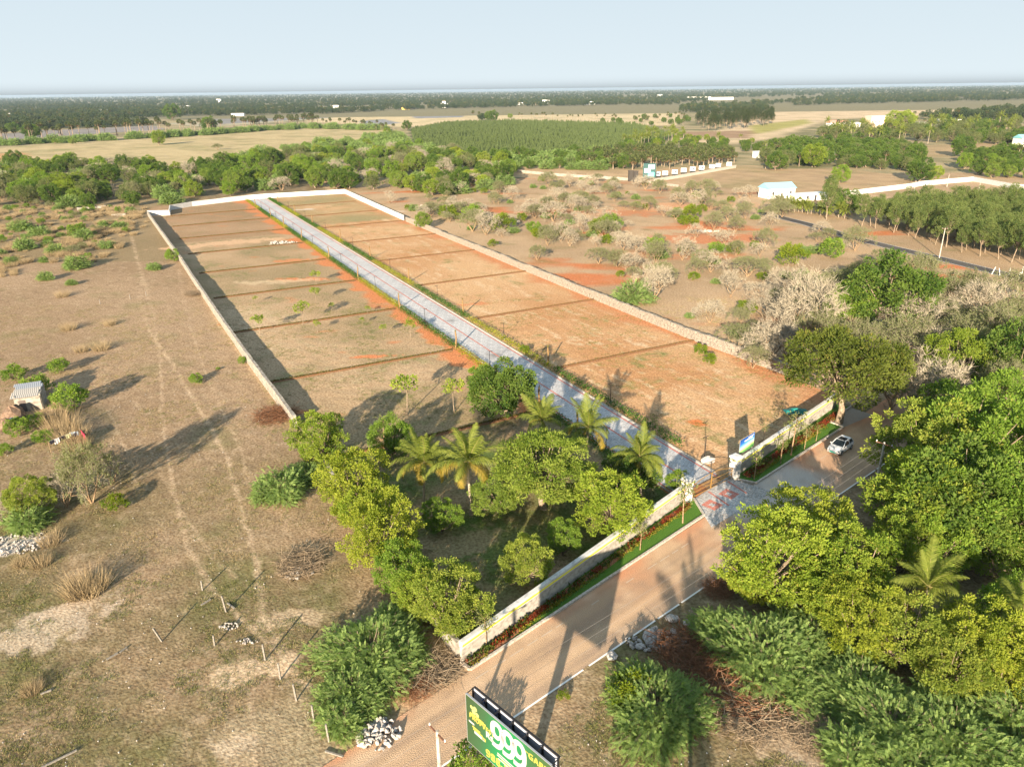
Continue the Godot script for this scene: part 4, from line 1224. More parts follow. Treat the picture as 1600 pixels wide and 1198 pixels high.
func grass() -> void:
	var straw := [Color(.22, .165, .09), Color(.33, .26, .16)]
	var clump := []
	for i in 3:
		clump.append(tuft(400 + i, 420, 0.75, 1.3, straw, 0.42, 0.011))
	for q in [[[-42.61,-60.44,2.28]], [[-43.25,-59.98,1.58]], [[-51.23,-68.98,1.41]], [[-40.24,-47.22,0.95]], [[-66.26,-98.01,2.81]], [[-63.11,-94.93,2.51]], [[-61.03,-92.54,1.79]], [[-69.73,-101.6,2.41]], [[-79.64,-134.93,1.85]], [[-93.3,-148.31,1.75]], [[-49.97,-65.02,1.21]], [[-52.06,-65.06,1.01]], [[-86.14,-151.3,1.37]], [[-110.04,-175.51,1.72]], [[-82.93,-134.04,1.48]]]:
		var o := thing("grass_clump", "tall straw-coloured grass clump on the brown waste land", "grass", Vector3(q[0][0], 0, q[0][1]), rng.randf() * TAU, "dry grass clumps of the waste land")
		o.scale = Vector3.ONE * q[0][2]
		part("blades", clump[rng.randi() % 3], o)
	# dry grass over the rough land behind the waste land
	var where := []
	var far_left := pv([-229.68,-320.84,-210.05,-334.01,-161.08,-329.88,-140.72,-289.46,-124.11,-238.34,-122.09,-214.53,-142.95,-192.38])
	for i in 5200:
		var p := Vector2(rng.randf_range(-290, -110), rng.randf_range(-330, -150))
		if Geometry2D.is_point_in_polygon(p, far_left) and n_mid.get_noise_2d(p.x, p.y) > 0.02:
			where.append(Transform3D(Basis(Vector3.UP, rng.randf() * TAU).scaled(Vector3.ONE * rng.randf_range(0.7, 1.7)), Vector3(p.x, 0, p.y)))
	multi("dry_grass", clump[0], where, "tall straw-coloured grass over the rough land beside the layout", "grass")
	scatter(far_left, 60, 3.5, [[.45, "pros", .3, .75, "thorn_scrub", "small thorn bush in the straw grass beside the layout", "shrub", "thorn bushes in the straw grass"], [.3, "bush", .6, 1.3, "wild_bush", "small green bush in the straw grass beside the layout", "bush", "green bushes in the straw grass"], [.25, "pale", .4, .8, "dry_tree", "small half-bare tree in the straw grass beside the layout", "tree", "half-bare trees in the straw grass"]])
	# short tufts and stalks everywhere on the open soil
	var low := tuft(420, 16, 0.22, 0.22, [Color(.20, .16, .075), Color(.33, .26, .15)], 0.9, 0.018)
	var lowg := tuft(421, 16, 0.24, 0.18, [Color(.09, .11, .03), Color(.16, .16, .06)], 0.9, 0.02)
	var w1 := []
	var w2 := []
	for i in 120000:
		var z := -38.0 - 130.0 * pow(rng.randf(), 1.3)
		var x := rng.randf_range(-1, 1) * (25.0 - z * 0.72)
		var st := st_of(x, z)
		if st.y > -5.2 and st.y < 5.5 and st.x > -4.0 and st.x < 304.0:
			continue
		if absf((Vector2(x, z) - Vector2(-4, -45)).dot(Vector2(.667, .745))) < 6.6:
			continue
		var k := n_mid.get_noise_2d(x * 1.2, z * 1.2) + n_fine.get_noise_2d(x, z) * 0.6
		var inside := in_site(st)
		if k < (0.14 if inside else 0.06):
			continue
		var tr := Transform3D(Basis(Vector3.UP, rng.randf() * TAU).scaled(Vector3.ONE * rng.randf_range(0.5, 1.5)), Vector3(x, -0.02, z))
		if rng.randf() < (0.75 if inside or z > -62 else 0.28):
			w2.append(tr)
		else:
			w1.append(tr)
	multi("dry_stubble", low, w1, "short dry grass stubble over the brown soil", "grass")
	multi("green_stubble", lowg, w2, "short green weeds over the soil", "weeds")

# ------------------------------------------------------------------ walls, gate, hedges, furniture

# an upright wall along points; uneven by jitter, cut in pieces of about step metres
func wall_mesh(pts: Array, h: float, thick: float, m: Material, jitter := 0.0, step := 2.0, rows := 1) -> ArrayMesh:
	var mb := MB.new()
	var path := []
	for i in pts.size() - 1:
		var k := maxi(1, int(pts[i].distance_to(pts[i + 1]) / step))
		for j in k:
			path.append(pts[i].lerp(pts[i + 1], j / float(k)))
	path.append(pts[-1])
	var grid := []
	for i in path.size():
		var d: Vector3 = (path[mini(i + 1, path.size() - 1)] - path[maxi(i - 1, 0)]).normalized()
		var s := d.cross(Vector3.UP).normalized()
		var sway := n_mid.get_noise_2d(path[i].x * 1.5, path[i].z * 1.5) * jitter * 4.0 if jitter > 0.015 else 0.0
		var col := []
		for q in rows + 1:
			var y := lerpf(-0.1, h, q / float(rows))
			col.append(path[i] + Vector3.UP * (y + (rng.randf_range(-jitter, jitter) + sway if q == rows else 0.0)) + s * (thick / 2 + rng.randf_range(-jitter, jitter)))
		for q in range(rows, -1, -1):
			var y2 := lerpf(-0.1, h, q / float(rows))
			col.append(path[i] + Vector3.UP * (y2 + (rng.randf_range(-jitter, jitter) + sway if q == rows else 0.0)) - s * (thick / 2 + rng.randf_range(-jitter, jitter)))
		grid.append(col)
	var nn: int = grid[0].size()
	for i in grid.size() - 1:
		for q in nn - 1:
			mb.quad(grid[i][q], grid[i][q + 1], grid[i + 1][q + 1], grid[i + 1][q])
	for e in [0, grid.size() - 1]:
		for q in rows:
			var c: Array = grid[e]
			if e == 0:
				mb.quad(c[q], c[nn - 1 - q], c[nn - 2 - q], c[q + 1])
			else:
				mb.quad(c[q], c[q + 1], c[nn - 2 - q], c[nn - 1 - q])
	return mb.mesh(m)

func rock(sd: int, m: Material, sharp := 0.3) -> ArrayMesh:
	var r := RandomNumberGenerator.new()
	r.seed = sd
	var mb := MB.new()
	var ring := []
	for i in 4:
		var y: float = [-0.5, -0.15, 0.25, 0.5][i]
		var q: float = [0.45, 0.62, 0.5, 0.2][i]
		var row := []
		for k in 6:
			var a := TAU * (k + 0.5 * (i % 2)) / 6
			row.append(Vector3(cos(a) * q * r.randf_range(1 - sharp, 1 + sharp), y + r.randf_range(-.08, .08), sin(a) * q * r.randf_range(1 - sharp, 1 + sharp)))
		ring.append(row)
	for i in 3:
		for k in 6:
			mb.quad(ring[i][k], ring[i + 1][k], ring[i + 1][(k + 1) % 6], ring[i][(k + 1) % 6])
	for k in range(1, 5):
		mb.tri(ring[3][0], ring[3][k + 1], ring[3][k])
	return mb.mesh(m)

func hedge_mesh(sd: int, L: float, w: float, h: float, n: int, cols: Array, ls: float) -> ArrayMesh:
	var r := RandomNumberGenerator.new()
	r.seed = sd
	var mb := MB.new()
	var k := int(L / 0.55)
	for i in k:
		for j in 2:
			var c := Vector3((j - 0.5) * w * 0.5 + r.randf_range(-.1, .1), h * 0.5, (i + r.randf()) * L / k)
			var tone := r.randf()
			for q in n:
				var e := rdir(r)
				leaf(mb, r, c + e * Vector3(w * .32, h * .5, .36), (e + Vector3.UP * 0.5).normalized(), ls * r.randf_range(.7, 1.2), ls * 0.5, tint(r, cols, tone))
	return mb.mesh(M.leaf)

func text(s: String, h: float, m: Material, parent: Node, at: Vector3, bold := 0.0, called := "lettering", stretch := 1.0) -> void:
	var t := TextMesh.new()
	var f := SystemFont.new()
	f.font_names = PackedStringArray(["Droid Sans"])
	if bold > 0.0:
		f.font_weight = 800
	t.font = f
	t.text = s
	t.font_size = 64
	t.pixel_size = h / 46.0
	t.depth = 0.02
	t.horizontal_alignment = HORIZONTAL_ALIGNMENT_LEFT
	t.material = m
	var o := part(called, t, parent, at)
	o.scale.x = stretch

func build_things() -> void:
	var turn := atan2(UA.x, UA.y)            # +z of a piece points up the avenue
	# ---- boundary walls
	var o := thing("boundary_wall", "long grey plastered boundary wall between waste land and plots", "wall")
	for q in [[[S(275, -48), S(222, -46.3)], 1.75], [[S(222, -46.3), S(170, -44.6)], 1.85], [[S(170, -44.6), S(141, -44.0)], 1.7], [[S(141, -44.0), S(109, -43.2)], 1.85], [[S(109, -43.2), S(74, -42.1)], 1.8], [[S(74, -42.1), S(41, -40.7)], 1.85]]:
		part("wall_panel", wall_mesh(q[0], q[1], 0.5, M.plaster, 0.035, 0.8, 4), o)
	o = thing("boundary_wall", "broken stretch of grey wall under the garden trees to the corner", "wall")
	part("wall_panel", wall_mesh([S(33, -40.4), S(20, -40.1)], 1.3, 0.45, M.plaster, 0.06, 0.8, 4), o)
	part("wall_panel", wall_mesh([S(20, -40.1), S(2, -39.5)], 1.7, 0.45, M.plaster, 0.05, 0.8, 4), o)
	part("wall_panel", wall_mesh([S(2, -39.5), S(-14.2, -38.9)], 1.9, 0.45, M.plaster, 0.04, 0.8, 4), o)
	o = thing("boundary_wall", "whitewashed rear wall closing the far end of the layout", "wall")
	for q in [[S(275, -48), S(271.8, -40.2)], [S(271.8, -40.2), S(287, -38.7)], [S(287, -38.7), S(294, -29.4)], [S(294, -29.4), S(302.4, -5.1)], [S(302.4, -5.1), S(303, 5.1)], [S(303, 5.1), S(299, 40.2)]]:
		part("wall_panel", wall_mesh(q, 2.0, 0.35, M.white, 0.02, 2.0, 3), o)
	o = thing("boundary_wall", "whitewashed far stretch of the side wall next to the round dark tree", "wall")
	part("wall_panel", wall_mesh([S(298.6, 40.2), S(250, 38.6)], 2.0, 0.35, M.white, 0.02, 2.0, 3), o)
	part("wall_panel", wall_mesh([S(250, 38.6), S(209, 37.4)], 1.95, 0.35, M.white, 0.02, 2.0, 3), o)
	o = thing("boundary_wall", "rough rubble-stone wall along the orange soil plots", "wall")
	for q in [[S(206, 37.4), S(144, 37.3), 1.75], [S(144, 37.3), S(111, 37.0), 1.85], [S(111, 37.0), S(78, 36.9), 1.9], [S(78, 36.9), S(43, 36.9), 1.9], [S(43, 36.9), S(19, 38.2), 1.95]]:
		part("wall_panel", wall_mesh([q[0], q[1]], q[2], 0.55, M.rubble, 0.07, 0.45, 5), o)
	# ---- front walls: grey body, white coping, yellow stripe on the road side
	for q in [[Vector3(-4.68,0,-49.99), Vector3(20.16,0,-76.03), "long front wall with white coping and yellow stripe from corner to gate"], [Vector3(28.57,0,-82.39), Vector3(49.58,0,-103.25), "shorter front wall with white coping and yellow stripe behind the gate lawn"]]:
		var a: Vector3 = q[0]
		var b: Vector3 = q[1]
		var n := (b - a).normalized().cross(Vector3.UP)
		o = thing("front_wall", q[2], "wall")
		part("wall_body", wall_mesh([a, b], 1.75, 0.3, M.concrete, 0.008, 2.0, 2), o)
		part("coping", wall_mesh([a + Vector3.UP * 1.75, b + Vector3.UP * 1.75], 0.5, 0.42, M.white, 0.004, 3.0, 1), o)
		var mb := MB.new()
		mb.beam(a + n * 0.22 + Vector3.UP * 1.86, b + n * 0.22 + Vector3.UP * 1.86, 0.03, 0.2)
		part("yellow_stripe", mb.mesh(M.paint_yellow), o)
	# ---- gate
	var gl := Vector3(20.65,0,-76.16)
	var gr := Vector3(27.98,0,-81.74)
	for q in [[gl, "white gate pillar at the near end of the striped front wall"], [gr, "white gate pillar beside the blue sign and gate lawn"]]:
		o = thing("gate_pillar", q[1], "pillar", q[0], atan2((gr - gl).x, (gr - gl).z), "gate pillars")
		var mb := MB.new()
		mb.abox(Vector3(0, 1.4, 0), Vector3(1.0, 3.0, 1.0))
		part("shaft", mb.mesh(M.white), o)
		mb = MB.new()
		mb.abox(Vector3(0, 3.0, 0), Vector3(1.2, 0.22, 1.2))
		mb.abox(Vector3(0, 3.14, 0), Vector3(0.9, 0.1, 0.9))
		part("cap", mb.mesh(M.white), o)
		mb = MB.new()
		mb.abox(Vector3(0, 2.62, 0), Vector3(1.04, 0.08, 1.04))
		part("band", mb.mesh(M.paint_yellow), o)
	var gx := (gr - gl).normalized()
	o = thing("entrance_gate", "double gate with gold rails, black bars and arched top", "gate", gl + gx * 0.5, atan2(-gx.z, gx.x))
	var W := gl.distance_to(gr) - 1.0
	for k in 2:
		var x0 := 0.03 + k * W / 2
		var x1 := (k + 1) * W / 2 - 0.03
		var fr := MB.new()
		for y in [0.15, 0.75, 1.25]:
			fr.beam(Vector3(x0, y, 0), Vector3(x1, y, 0), 0.05, 0.07)
		var last := Vector3.ZERO
		for i in 13:
			var t := i / 12.0
			var p := Vector3(lerpf(x0, x1, t), 1.55 + 0.75 * sin(PI * 0.5 * (t if k == 0 else 1.0 - t)), 0)
			if i:
				fr.beam(last, p, 0.05, 0.06)
			last = p
		for x in [x0, x1]:
			fr.beam(Vector3(x, 0.1, 0), Vector3(x, 1.6 if (x == x0) == (k == 0) else 2.3, 0), 0.08, 0.08)
		var leaf_part := part("gate_leaf", fr.mesh(M.gold), o)
		for i in range(1, 22):
			var t := i / 22.0
			var br := MB.new()
			br.beam(Vector3(lerpf(x0, x1, t), 0.15, 0), Vector3(lerpf(x0, x1, t), 1.5 + 0.75 * sin(PI * 0.5 * (t if k == 0 else 1.0 - t)), 0), 0.02, 0.02)
			part("bar", br.mesh(M.black), leaf_part)
	# ---- blue sign behind the front wall
	var s0 := Vector3(28.81,2.35,-83.32)
	var s1 := Vector3(31.4,2.35,-85.78)
	o = thing("notice_board", "blue and green printed sign board standing behind the front wall", "sign", Vector3(s0.x, 0, s0.z), atan2(-(s1 - s0).z, (s1 - s0).x))
	var sw := s0.distance_to(s1)
	var gt := GradientTexture2D.new()
	gt.width = 64
	gt.height = 128
	gt.fill_from = Vector2(0, 0)
	gt.fill_to = Vector2(0.15, 1)
	var gg := Gradient.new()
	gg.offsets = PackedFloat32Array([0, .32, .6, .78, 1])
	gg.colors = PackedColorArray([Color(.07, .25, .55), Color(.15, .42, .75), Color(.62, .80, .90), Color(.72, .82, .55), Color(.25, .50, .22)])
	gt.gradient = gg
	var bm := StandardMaterial3D.new()
	bm.albedo_texture = gt
	bm.roughness = 0.6
	var face := QuadMesh.new()
	face.size = Vector2(sw, 2.0)
	face.material = bm
	part("printed_face", face, o, Vector3(sw / 2, 3.4, 0.035))
	var mb2 := MB.new()
	mb2.abox(Vector3(sw / 2, 3.4, 0), Vector3(sw + .06, 2.06, 0.05))
	part("board", mb2.mesh(M.metal), o)
	for x in [0.12, sw - 0.12]:
		mb2 = MB.new()
		mb2.abox(Vector3(x, 1.65, -0.06), Vector3(.07, 3.5, .07))
		part("post", mb2.mesh(M.metal), o)
	for q in [[.3, 3.95, .55, .16], [.55, 4.18, .4, .09]]:
		mb2 = MB.new()
		mb2.abox(Vector3(sw * (q[0] + q[2] / 2), q[1], .045), Vector3(sw * q[2], q[3], .01))
		part("white_print", mb2.mesh(M.paint_white), o)
	# ---- hedges along the avenue
	var hd := [Color(.035, .10, .014), Color(.075, .17, .025), Color(.12, .2, .03)]
	var hy := [Color(.16, .20, .014), Color(.36, .36, .025), Color(.38, .32, .04)]
	var hm := [hedge_mesh(500, 15.0, 1.3, 0.75, 26, hd, .26), hedge_mesh(501, 15.0, 1.3, 0.75, 26, hy, .24)]
	for side in [[-5.5, [2.0, 28.5, 61.0, 93.5, 124.5, 154.5, 184.0, 213.0, 240.5, 268.0, 300.0], 0, "left"], [4.55, [8.0, 43.0, 78.0, 111.0, 144.0, 176.0, 208.0, 238.5, 270.0, 300.0], 0, "right"]]:
		var cuts: Array = side[1]
		for i in cuts.size() - 1:
			var yellow := (i + int(side[2])) % 2
			var a: float = cuts[i] + 0.3
			var b: float = cuts[i + 1] - 0.3
			o = thing("hedge", "%s hedge section along the avenue on its %s side" % ["yellow-leaved" if yellow else "dark green", "waste land" if side[3] == "left" else "stone wall"], "hedge", S(a, side[0]), turn, "hedge sections along the avenue")
			o.scale = Vector3(1, 1, (b - a) / 30.0)
			for k in 2:
				part("shrub_row", hm[yellow], o, Vector3(0, 0, 15.0 * k))
	# ---- low planted ridges between the plots
	var ridge := MB.new()
	var L := 33.5
	for i in 60:
		var z0 := L * i / 60.0
		var z1 := L * (i + 1) / 60.0
		ridge.quad(Vector3(-.55, -.02, z0), Vector3(-.12, .16, z0), Vector3(-.12, .16, z1), Vector3(-.55, -.02, z1))
		ridge.quad(Vector3(-.12, .16, z0), Vector3(.15, .15, z0), Vector3(.15, .15, z1), Vector3(-.12, .16, z1))
		ridge.quad(Vector3(.15, .15, z0), Vector3(.55, -.02, z0), Vector3(.55, -.02, z1), Vector3(.15, .15, z1))
	var rm := ridge.mesh(tri_mat(noise_tex(0.03, [[.12, .06, .03], [.19, .10, .05], [.27, .16, .085]], [.2, .5, .85], 40, 256), 0.4, 0.95))
	var seed1 := MB.new()
	var seed2 := MB.new()
	for i in 120:
		for k in 7:
			var e := Vector3(rng.randf_range(-.15, .15), .12, (i + rng.randf()) * L / 120.0)
			leaf(seed1, rng, e, (Vector3.UP + rdir(rng) * 0.8).normalized(), .34, .13, tint(rng, [Color(.10, .085, .02), Color(.19, .15, .035)], rng.randf()))
			leaf(seed2, rng, e, (Vector3.UP + rdir(rng) * 0.9).normalized(), .24, .1, tint(rng, [Color(.17, .10, .04), Color(.26, .17, .06)], rng.randf()))
	var sm1 := seed1.mesh(M.leaf)
	var sm2 := seed2.mesh(M.leaf)
	var across := atan2(-VA.x, -VA.y)
	for s in [28.4, 61.2, 93.7, 124.5, 154.5, 183.8, 212.8, 241.0, 268.5]:
		o = thing("plot_ridge", "low planted soil ridge dividing the plots on the waste land side", "ridge", S(s, -6.9), across, "ridges between the plots beside the grey wall")
		part("soil_bank", rm, o)
		part("seedlings", sm1, o).set_meta("kind", "stuff")
		o.scale.z = 1.04
	for s in [43.0, 77.8, 111.2, 144.2, 176.0, 208.2, 238.5, 270.0]:
		o = thing("plot_ridge", "low bare brown soil ridge dividing the plots on the stone wall side", "ridge", S(s, 5.6), across + PI, "ridges between the plots beside the stone wall")
		part("soil_bank", rm, o)
		part("seedlings", sm2, o).set_meta("kind", "stuff")
		o.scale.z = 0.93
	# ---- lamps and planted trunks along the avenue
	var lp := MB.new()
	lp.tube([Vector3(0, -.05, 0), Vector3(0, 1.0, 0), Vector3(0, 3.3, 0)], [.06, .05, .04], 6)
	var lh := MB.new()
	lh.beam(Vector3(-.35, 3.3, 0), Vector3(.35, 3.38, 0), .06, .05)
	lh.abox(Vector3(-.42, 3.28, 0), Vector3(.3, .06, .14))
	var lb := MB.new()
	lb.abox(Vector3(0, .12, 0), Vector3(.3, .3, .3))
	var lampm := [lp.mesh(M.black), lh.mesh(M.black), lb.mesh(M.concrete)]
	for q in [[-5.0, [265.6, 235.2, 205.0, 177.0, 143.8, 113.0, 79.5, 48.5, 12.6]], [4.9, [259.0, 229.2, 199.0, 165.9, 130.5, 96.6, 62.3, 25.7, 4.0]]]:
		for s in q[1]:
			o = thing("street_lamp", "thin black lamp post rising from the avenue's hedge", "lamp post", S(s, q[0]), turn + (0.0 if q[0] < 0 else PI), "black lamp posts along the avenue")
			part("pole", lampm[0], o)
			part("lamp_arm", lampm[1], o)
			part("base", lampm[2], o)
	var logs := []
	for i in 3:
		var lg := MB.new()
		var pts := []
		var rads := []
		for k in 7:
			pts.append(Vector3(sin(k * 1.1 + i) * .06, -.1 + k * .57, cos(k * 0.9 + i * 2) * .06))
			rads.append(lerpf(.19, .14, k / 6.0) * rng.randf_range(.85, 1.15))
		lg.tube(pts, rads, 8)
		logs.append(lg.mesh(tri_mat(noise_tex(0.03, [[.12, .07, .03], [.21, .135, .06], [.29, .2, .1]], [.2, .5, .85], 41, 256), 1.1, 0.9)) if i == 0 else lg.mesh(logs[0].surface_get_material(0)))
	for q in [[-5.6, [276.5, 243.1, 218.0, 189.6, 155.1, 125.6, 93.8, 61.9, 29.9, 19.0]], [5.0, [281.3, 248.0, 218.6, 180.5, 148.6, 116.0, 82.1, 45.2]]]:
		for s in q[1]:
			o = thing("planted_trunk", "bare brown palm trunk set upright in the avenue's hedge", "trunk", S(s, q[0]), rng.randf() * TAU, "upright bare trunks along the avenue")
			part("trunk", logs[rng.randi() % 3], o)
			var sp := MB.new()
			for i in 5:
				leaf(sp, rng, Vector3(0, 3.3, 0), (Vector3.UP + rdir(rng) * .6).normalized(), .5, .12, Color(.2, .17, .04))
			part("shoot", sp.mesh(M.leaf), o)
	var tar := MB.new()
	for i in 6:
		for j in 4:
			var p := []
			for q in [[0, 0], [1, 0], [1, 1], [0, 1]]:
				var u: float = (i + q[0]) / 6.0
				var v: float = (j + q[1]) / 4.0
				p.append(Vector3((u - .5) * 3.6, .08 + .5 * sin(u * PI) * sin(v * PI) + .12 * sin(u * 17.0 + v * 11.0) * sin(u * PI), (v - .5) * 2.0))
			tar.flat(p[0], p[1], p[2], p[3])
	var tarp := top("tarpaulin", tar.mesh(plain(.02, .22, .20, .5)), "teal tarpaulin heaped behind the shorter front wall", "tarpaulin")
	tarp.position = Vector3(43.14,0,-101.51)
	var blk := top("stone_block", rock(660, M.stone, .2), "pinkish stone block lying beside the avenue inside the gate", "stone")
	blk.position = S(3.0, 4.6, .4)
	blk.scale = Vector3(1.6, 1.0, 1.0)
	beds()
	build_car()
	build_hoarding()
	power_line()
	waste_land()
	build_hut()

func beds() -> void:
	var soil := tri_mat(noise_tex(0.04, [[.15, .07, .04], [.26, .12, .065], [.36, .19, .10]], [.2, .5, .85], 42, 256), 0.5, 0.95)
	for q in [[Vector3(-4.63,0,-50.06), Vector3(20.03,0,-75.45), .95, "planting bed of red and yellow seedlings under the striped front wall", 0.0], [Vector3(28.9,0,-82.38), Vector3(48.32,0,-101.12), 1.5, "planting bed of red-leaved shrubs under the wall beside the gate lawn", 1.0]]:
		var a: Vector3 = q[0]
		var b: Vector3 = q[1]
		var d := (b - a).normalized()
		var n := d.cross(Vector3.UP)
		var o := thing("planting_bed", q[3], "flower bed")
		var mb := MB.new()
		var k := 40
		for i in k:
			var p := a.lerp(b, i / float(k))
			var e := a.lerp(b, (i + 1) / float(k))
			var w0: float = q[2] * (0.7 + 0.3 * sin(i * 0.35))
			var w1: float = q[2] * (0.7 + 0.3 * sin((i + 1) * 0.35))
			mb.flat(p + n * .25 + Vector3.UP * .17, e + n * .25 + Vector3.UP * .17, e + n * (w1 + .25) + Vector3.UP * .1, p + n * (w0 + .25) + Vector3.UP * .1)
		part("soil", mb.mesh(soil), o)
		for row in [["red_plants", .18, .75, [Color(.16, .03, .015), Color(.30, .075, .03)], 1500, .26], ["yellow_plants", .78, 1.1, [Color(.14, .14, .02), Color(.30, .26, .03)], 700, .22], ["green_plants", .05, .7, [Color(.05, .085, .015), Color(.10, .13, .025)], 800, .34]]:
			var pb := MB.new()
			for i in int(row[4]):
				var t := rng.randf()
				var zone := n_mid.get_noise_2d(t * 60.0, q[4] * 40.0 + row[1] * 100.0)
				if zone < -0.22:
					continue
				var p: Vector3 = a.lerp(b, t) + n * (.3 + q[2] * rng.randf_range(row[1], row[2])) + Vector3.UP * rng.randf_range(.12, .45)
				for w in 2:
					leaf(pb, rng, p, (Vector3.UP * .7 + rdir(rng)).normalized(), row[5], row[5] * .45, tint(rng, row[3], rng.randf()))
			part(row[0], pb.mesh(M.leaf), o).set_meta("kind", "stuff")

# ------------------------------------------------------------------ car

func loft(mb: MB, secs: Array, col := Color.WHITE) -> void:
	# secs: list of rings (arrays of Vector3 with the same count), closed round
	for i in secs.size() - 1:
		var n: int = secs[i].size()
		for k in n:
			mb.quad(secs[i][k], secs[i][(k + 1) % n], secs[i + 1][(k + 1) % n], secs[i + 1][k], col)
	for e in [0, secs.size() - 1]:
		var r: Array = secs[e]
		for k in range(1, r.size() - 1):
			if e == 0:
				mb.tri(r[0], r[k + 1], r[k], col)
			else:
				mb.tri(r[0], r[k], r[k + 1], col)

func build_car() -> void:
	# nose towards +z
	var fwd := Vector3(-.75, 0, .66).normalized()
	var o := thing("parked_car", "silver-white crossover car parked on the dusty road beside the lawn", "car", Vector3(44.4, 0.02, -88.9), atan2(fwd.x, fwd.z))
	var paint := plain(.60, .62, .64, 0.25, 0.1)
	paint.clearcoat_enabled = true
	paint.clearcoat = 0.8
	paint.clearcoat_roughness = 0.05
	var ring := func(z: float, w: float, y0: float, y1: float, y2: float) -> Array:
		return [Vector3(-w * .86, y0, z), Vector3(-w, y0 + .12, z), Vector3(-w, y1, z), Vector3(-w * .93, y2 - .03, z), Vector3(-w * .6, y2, z), Vector3(w * .6, y2, z), Vector3(w * .93, y2 - .03, z), Vector3(w, y1, z), Vector3(w, y0 + .12, z), Vector3(w * .86, y0, z)]
	var mb := MB.new()
	loft(mb, [ring.call(2.22, .62, .42, .55, .66), ring.call(2.12, .80, .28, .6, .80), ring.call(1.7, .91, .24, .68, .92), ring.call(1.0, .93, .22, .78, 1.02), ring.call(.2, .93, .22, .82, 1.05), ring.call(-.9, .93, .22, .84, 1.06), ring.call(-1.7, .92, .24, .86, 1.06), ring.call(-2.12, .86, .32, .84, 1.02), ring.call(-2.22, .74, .42, .8, .92)])
	part("body", mb.mesh(paint), o)
	# cabin
	var cab := func(z: float, wb: float, wt: float, y: float) -> Array:
		return [Vector3(-wb, 1.0, z), Vector3(-wt, y, z), Vector3(wt, y, z), Vector3(wb, 1.0, z)]
	mb = MB.new()
	var A := [Vector3(-.84, 1.0, 1.0), Vector3(.84, 1.0, 1.0), Vector3(.62, 1.56, .15), Vector3(-.62, 1.56, .15)]
	mb.quad(A[0], A[3], A[2], A[1])
	part("windscreen", mb.mesh(M.glass), o)
	mb = MB.new()
	mb.quad(Vector3(.84, 1.0, -1.95), Vector3(.60, 1.52, -1.55), Vector3(-.60, 1.52, -1.55), Vector3(-.84, 1.0, -1.95))
	part("rear_window", mb.mesh(M.glass), o)
	for s in [-1.0, 1.0]:
		mb = MB.new()
		for q in [[Vector3(.86 * s, 1.02, .85), Vector3(.66 * s, 1.5, .12), Vector3(.66 * s, 1.52, -.62), Vector3(.87 * s, 1.03, -.62)], [Vector3(.87 * s, 1.03, -.70), Vector3(.66 * s, 1.52, -.70), Vector3(.65 * s, 1.48, -1.45), Vector3(.86 * s, 1.05, -1.75)]]:
			if s > 0:
				mb.quad(q[0], q[1], q[2], q[3])
			else:
				mb.quad(q[3], q[2], q[1], q[0])
		part("side_window", mb.mesh(M.glass), o)
		mb = MB.new()
		for q in [[Vector3(.85 * s, 1.0, 1.0), Vector3(.63 * s, 1.57, .14)], [Vector3(.64 * s, 1.55, .14), Vector3(.63 * s, 1.54, -1.56)], [Vector3(.63 * s, 1.54, -1.54), Vector3(.85 * s, 1.0, -1.95)], [Vector3(.87 * s, 1.0, -.66), Vector3(.66 * s, 1.54, -.66)]]:
			mb.beam(q[0], q[1], .08, .07)
		part("pillar_frame", mb.mesh(paint), o)
		mb = MB.new()
		mb.box(Vector3(1.02 * s, 1.06, .72), Vector3(.11, 0, 0), Vector3(0, .07, 0), Vector3(0, 0, .05))
		part("door_mirror", mb.mesh(paint), o)
		mb = MB.new()
		mb.box(Vector3(.66 * s, .70, 2.08), Vector3(.17, 0, -.06 * s), Vector3(0, .05, -.02), Vector3(.02, .02, .06))
		part("headlight", mb.mesh(M.black), o)
		for z in [1.36, -1.36]:
			var w := MB.new()
			w.tube([Vector3(.76 * s, .34, z), Vector3(.95 * s, .34, z)], [.345, .345], 18)
			w.tube([Vector3(.95 * s, .34, z), Vector3(.76 * s, .34, z)], [.345, .345], 18)
			var wh := part("wheel", w.mesh(M.tyre), o)
			var rim := MB.new()
			for k in 5:
				var a := TAU * k / 5
				rim.beam(Vector3(.96 * s, .34, z), Vector3(.96 * s, .34 + sin(a) * .23, z + cos(a) * .23), .04, .05)
			part("rim", rim.mesh(M.metal), wh)
	mb = MB.new()
	mb.quad(Vector3(-.63, 1.56, .16), Vector3(-.6, 1.58, -1.0), Vector3(.6, 1.58, -1.0), Vector3(.63, 1.56, .16))
	mb.quad(Vector3(-.6, 1.58, -1.0), Vector3(-.62, 1.54, -1.62), Vector3(.62, 1.54, -1.62), Vector3(.6, 1.58, -1.0))
	part("roof", mb.mesh(paint), o)
	mb = MB.new()
	mb.abox(Vector3(0, 1.585, -.45), Vector3(1.0, .02, 1.0))
	part("sunroof", mb.mesh(M.glass), o)
	mb = MB.new()
	mb.box(Vector3(0, .50, 2.20), Vector3(.42, 0, 0), Vector3(0, .085, -.01), Vector3(0, 0, .035))
	part("green_front_panel", mb.mesh(plain(.02, .36, .27, .4)), o)
	mb = MB.new()
	for s in [-1.0, 1.0]:
		mb.box(Vector3(.62 * s, .42, 2.12), Vector3(.15, 0, -.05 * s), Vector3(0, .07, 0), Vector3(0, 0, .06))
	part("bumper_intakes", mb.mesh(M.black), o)

# ------------------------------------------------------------------ hoarding

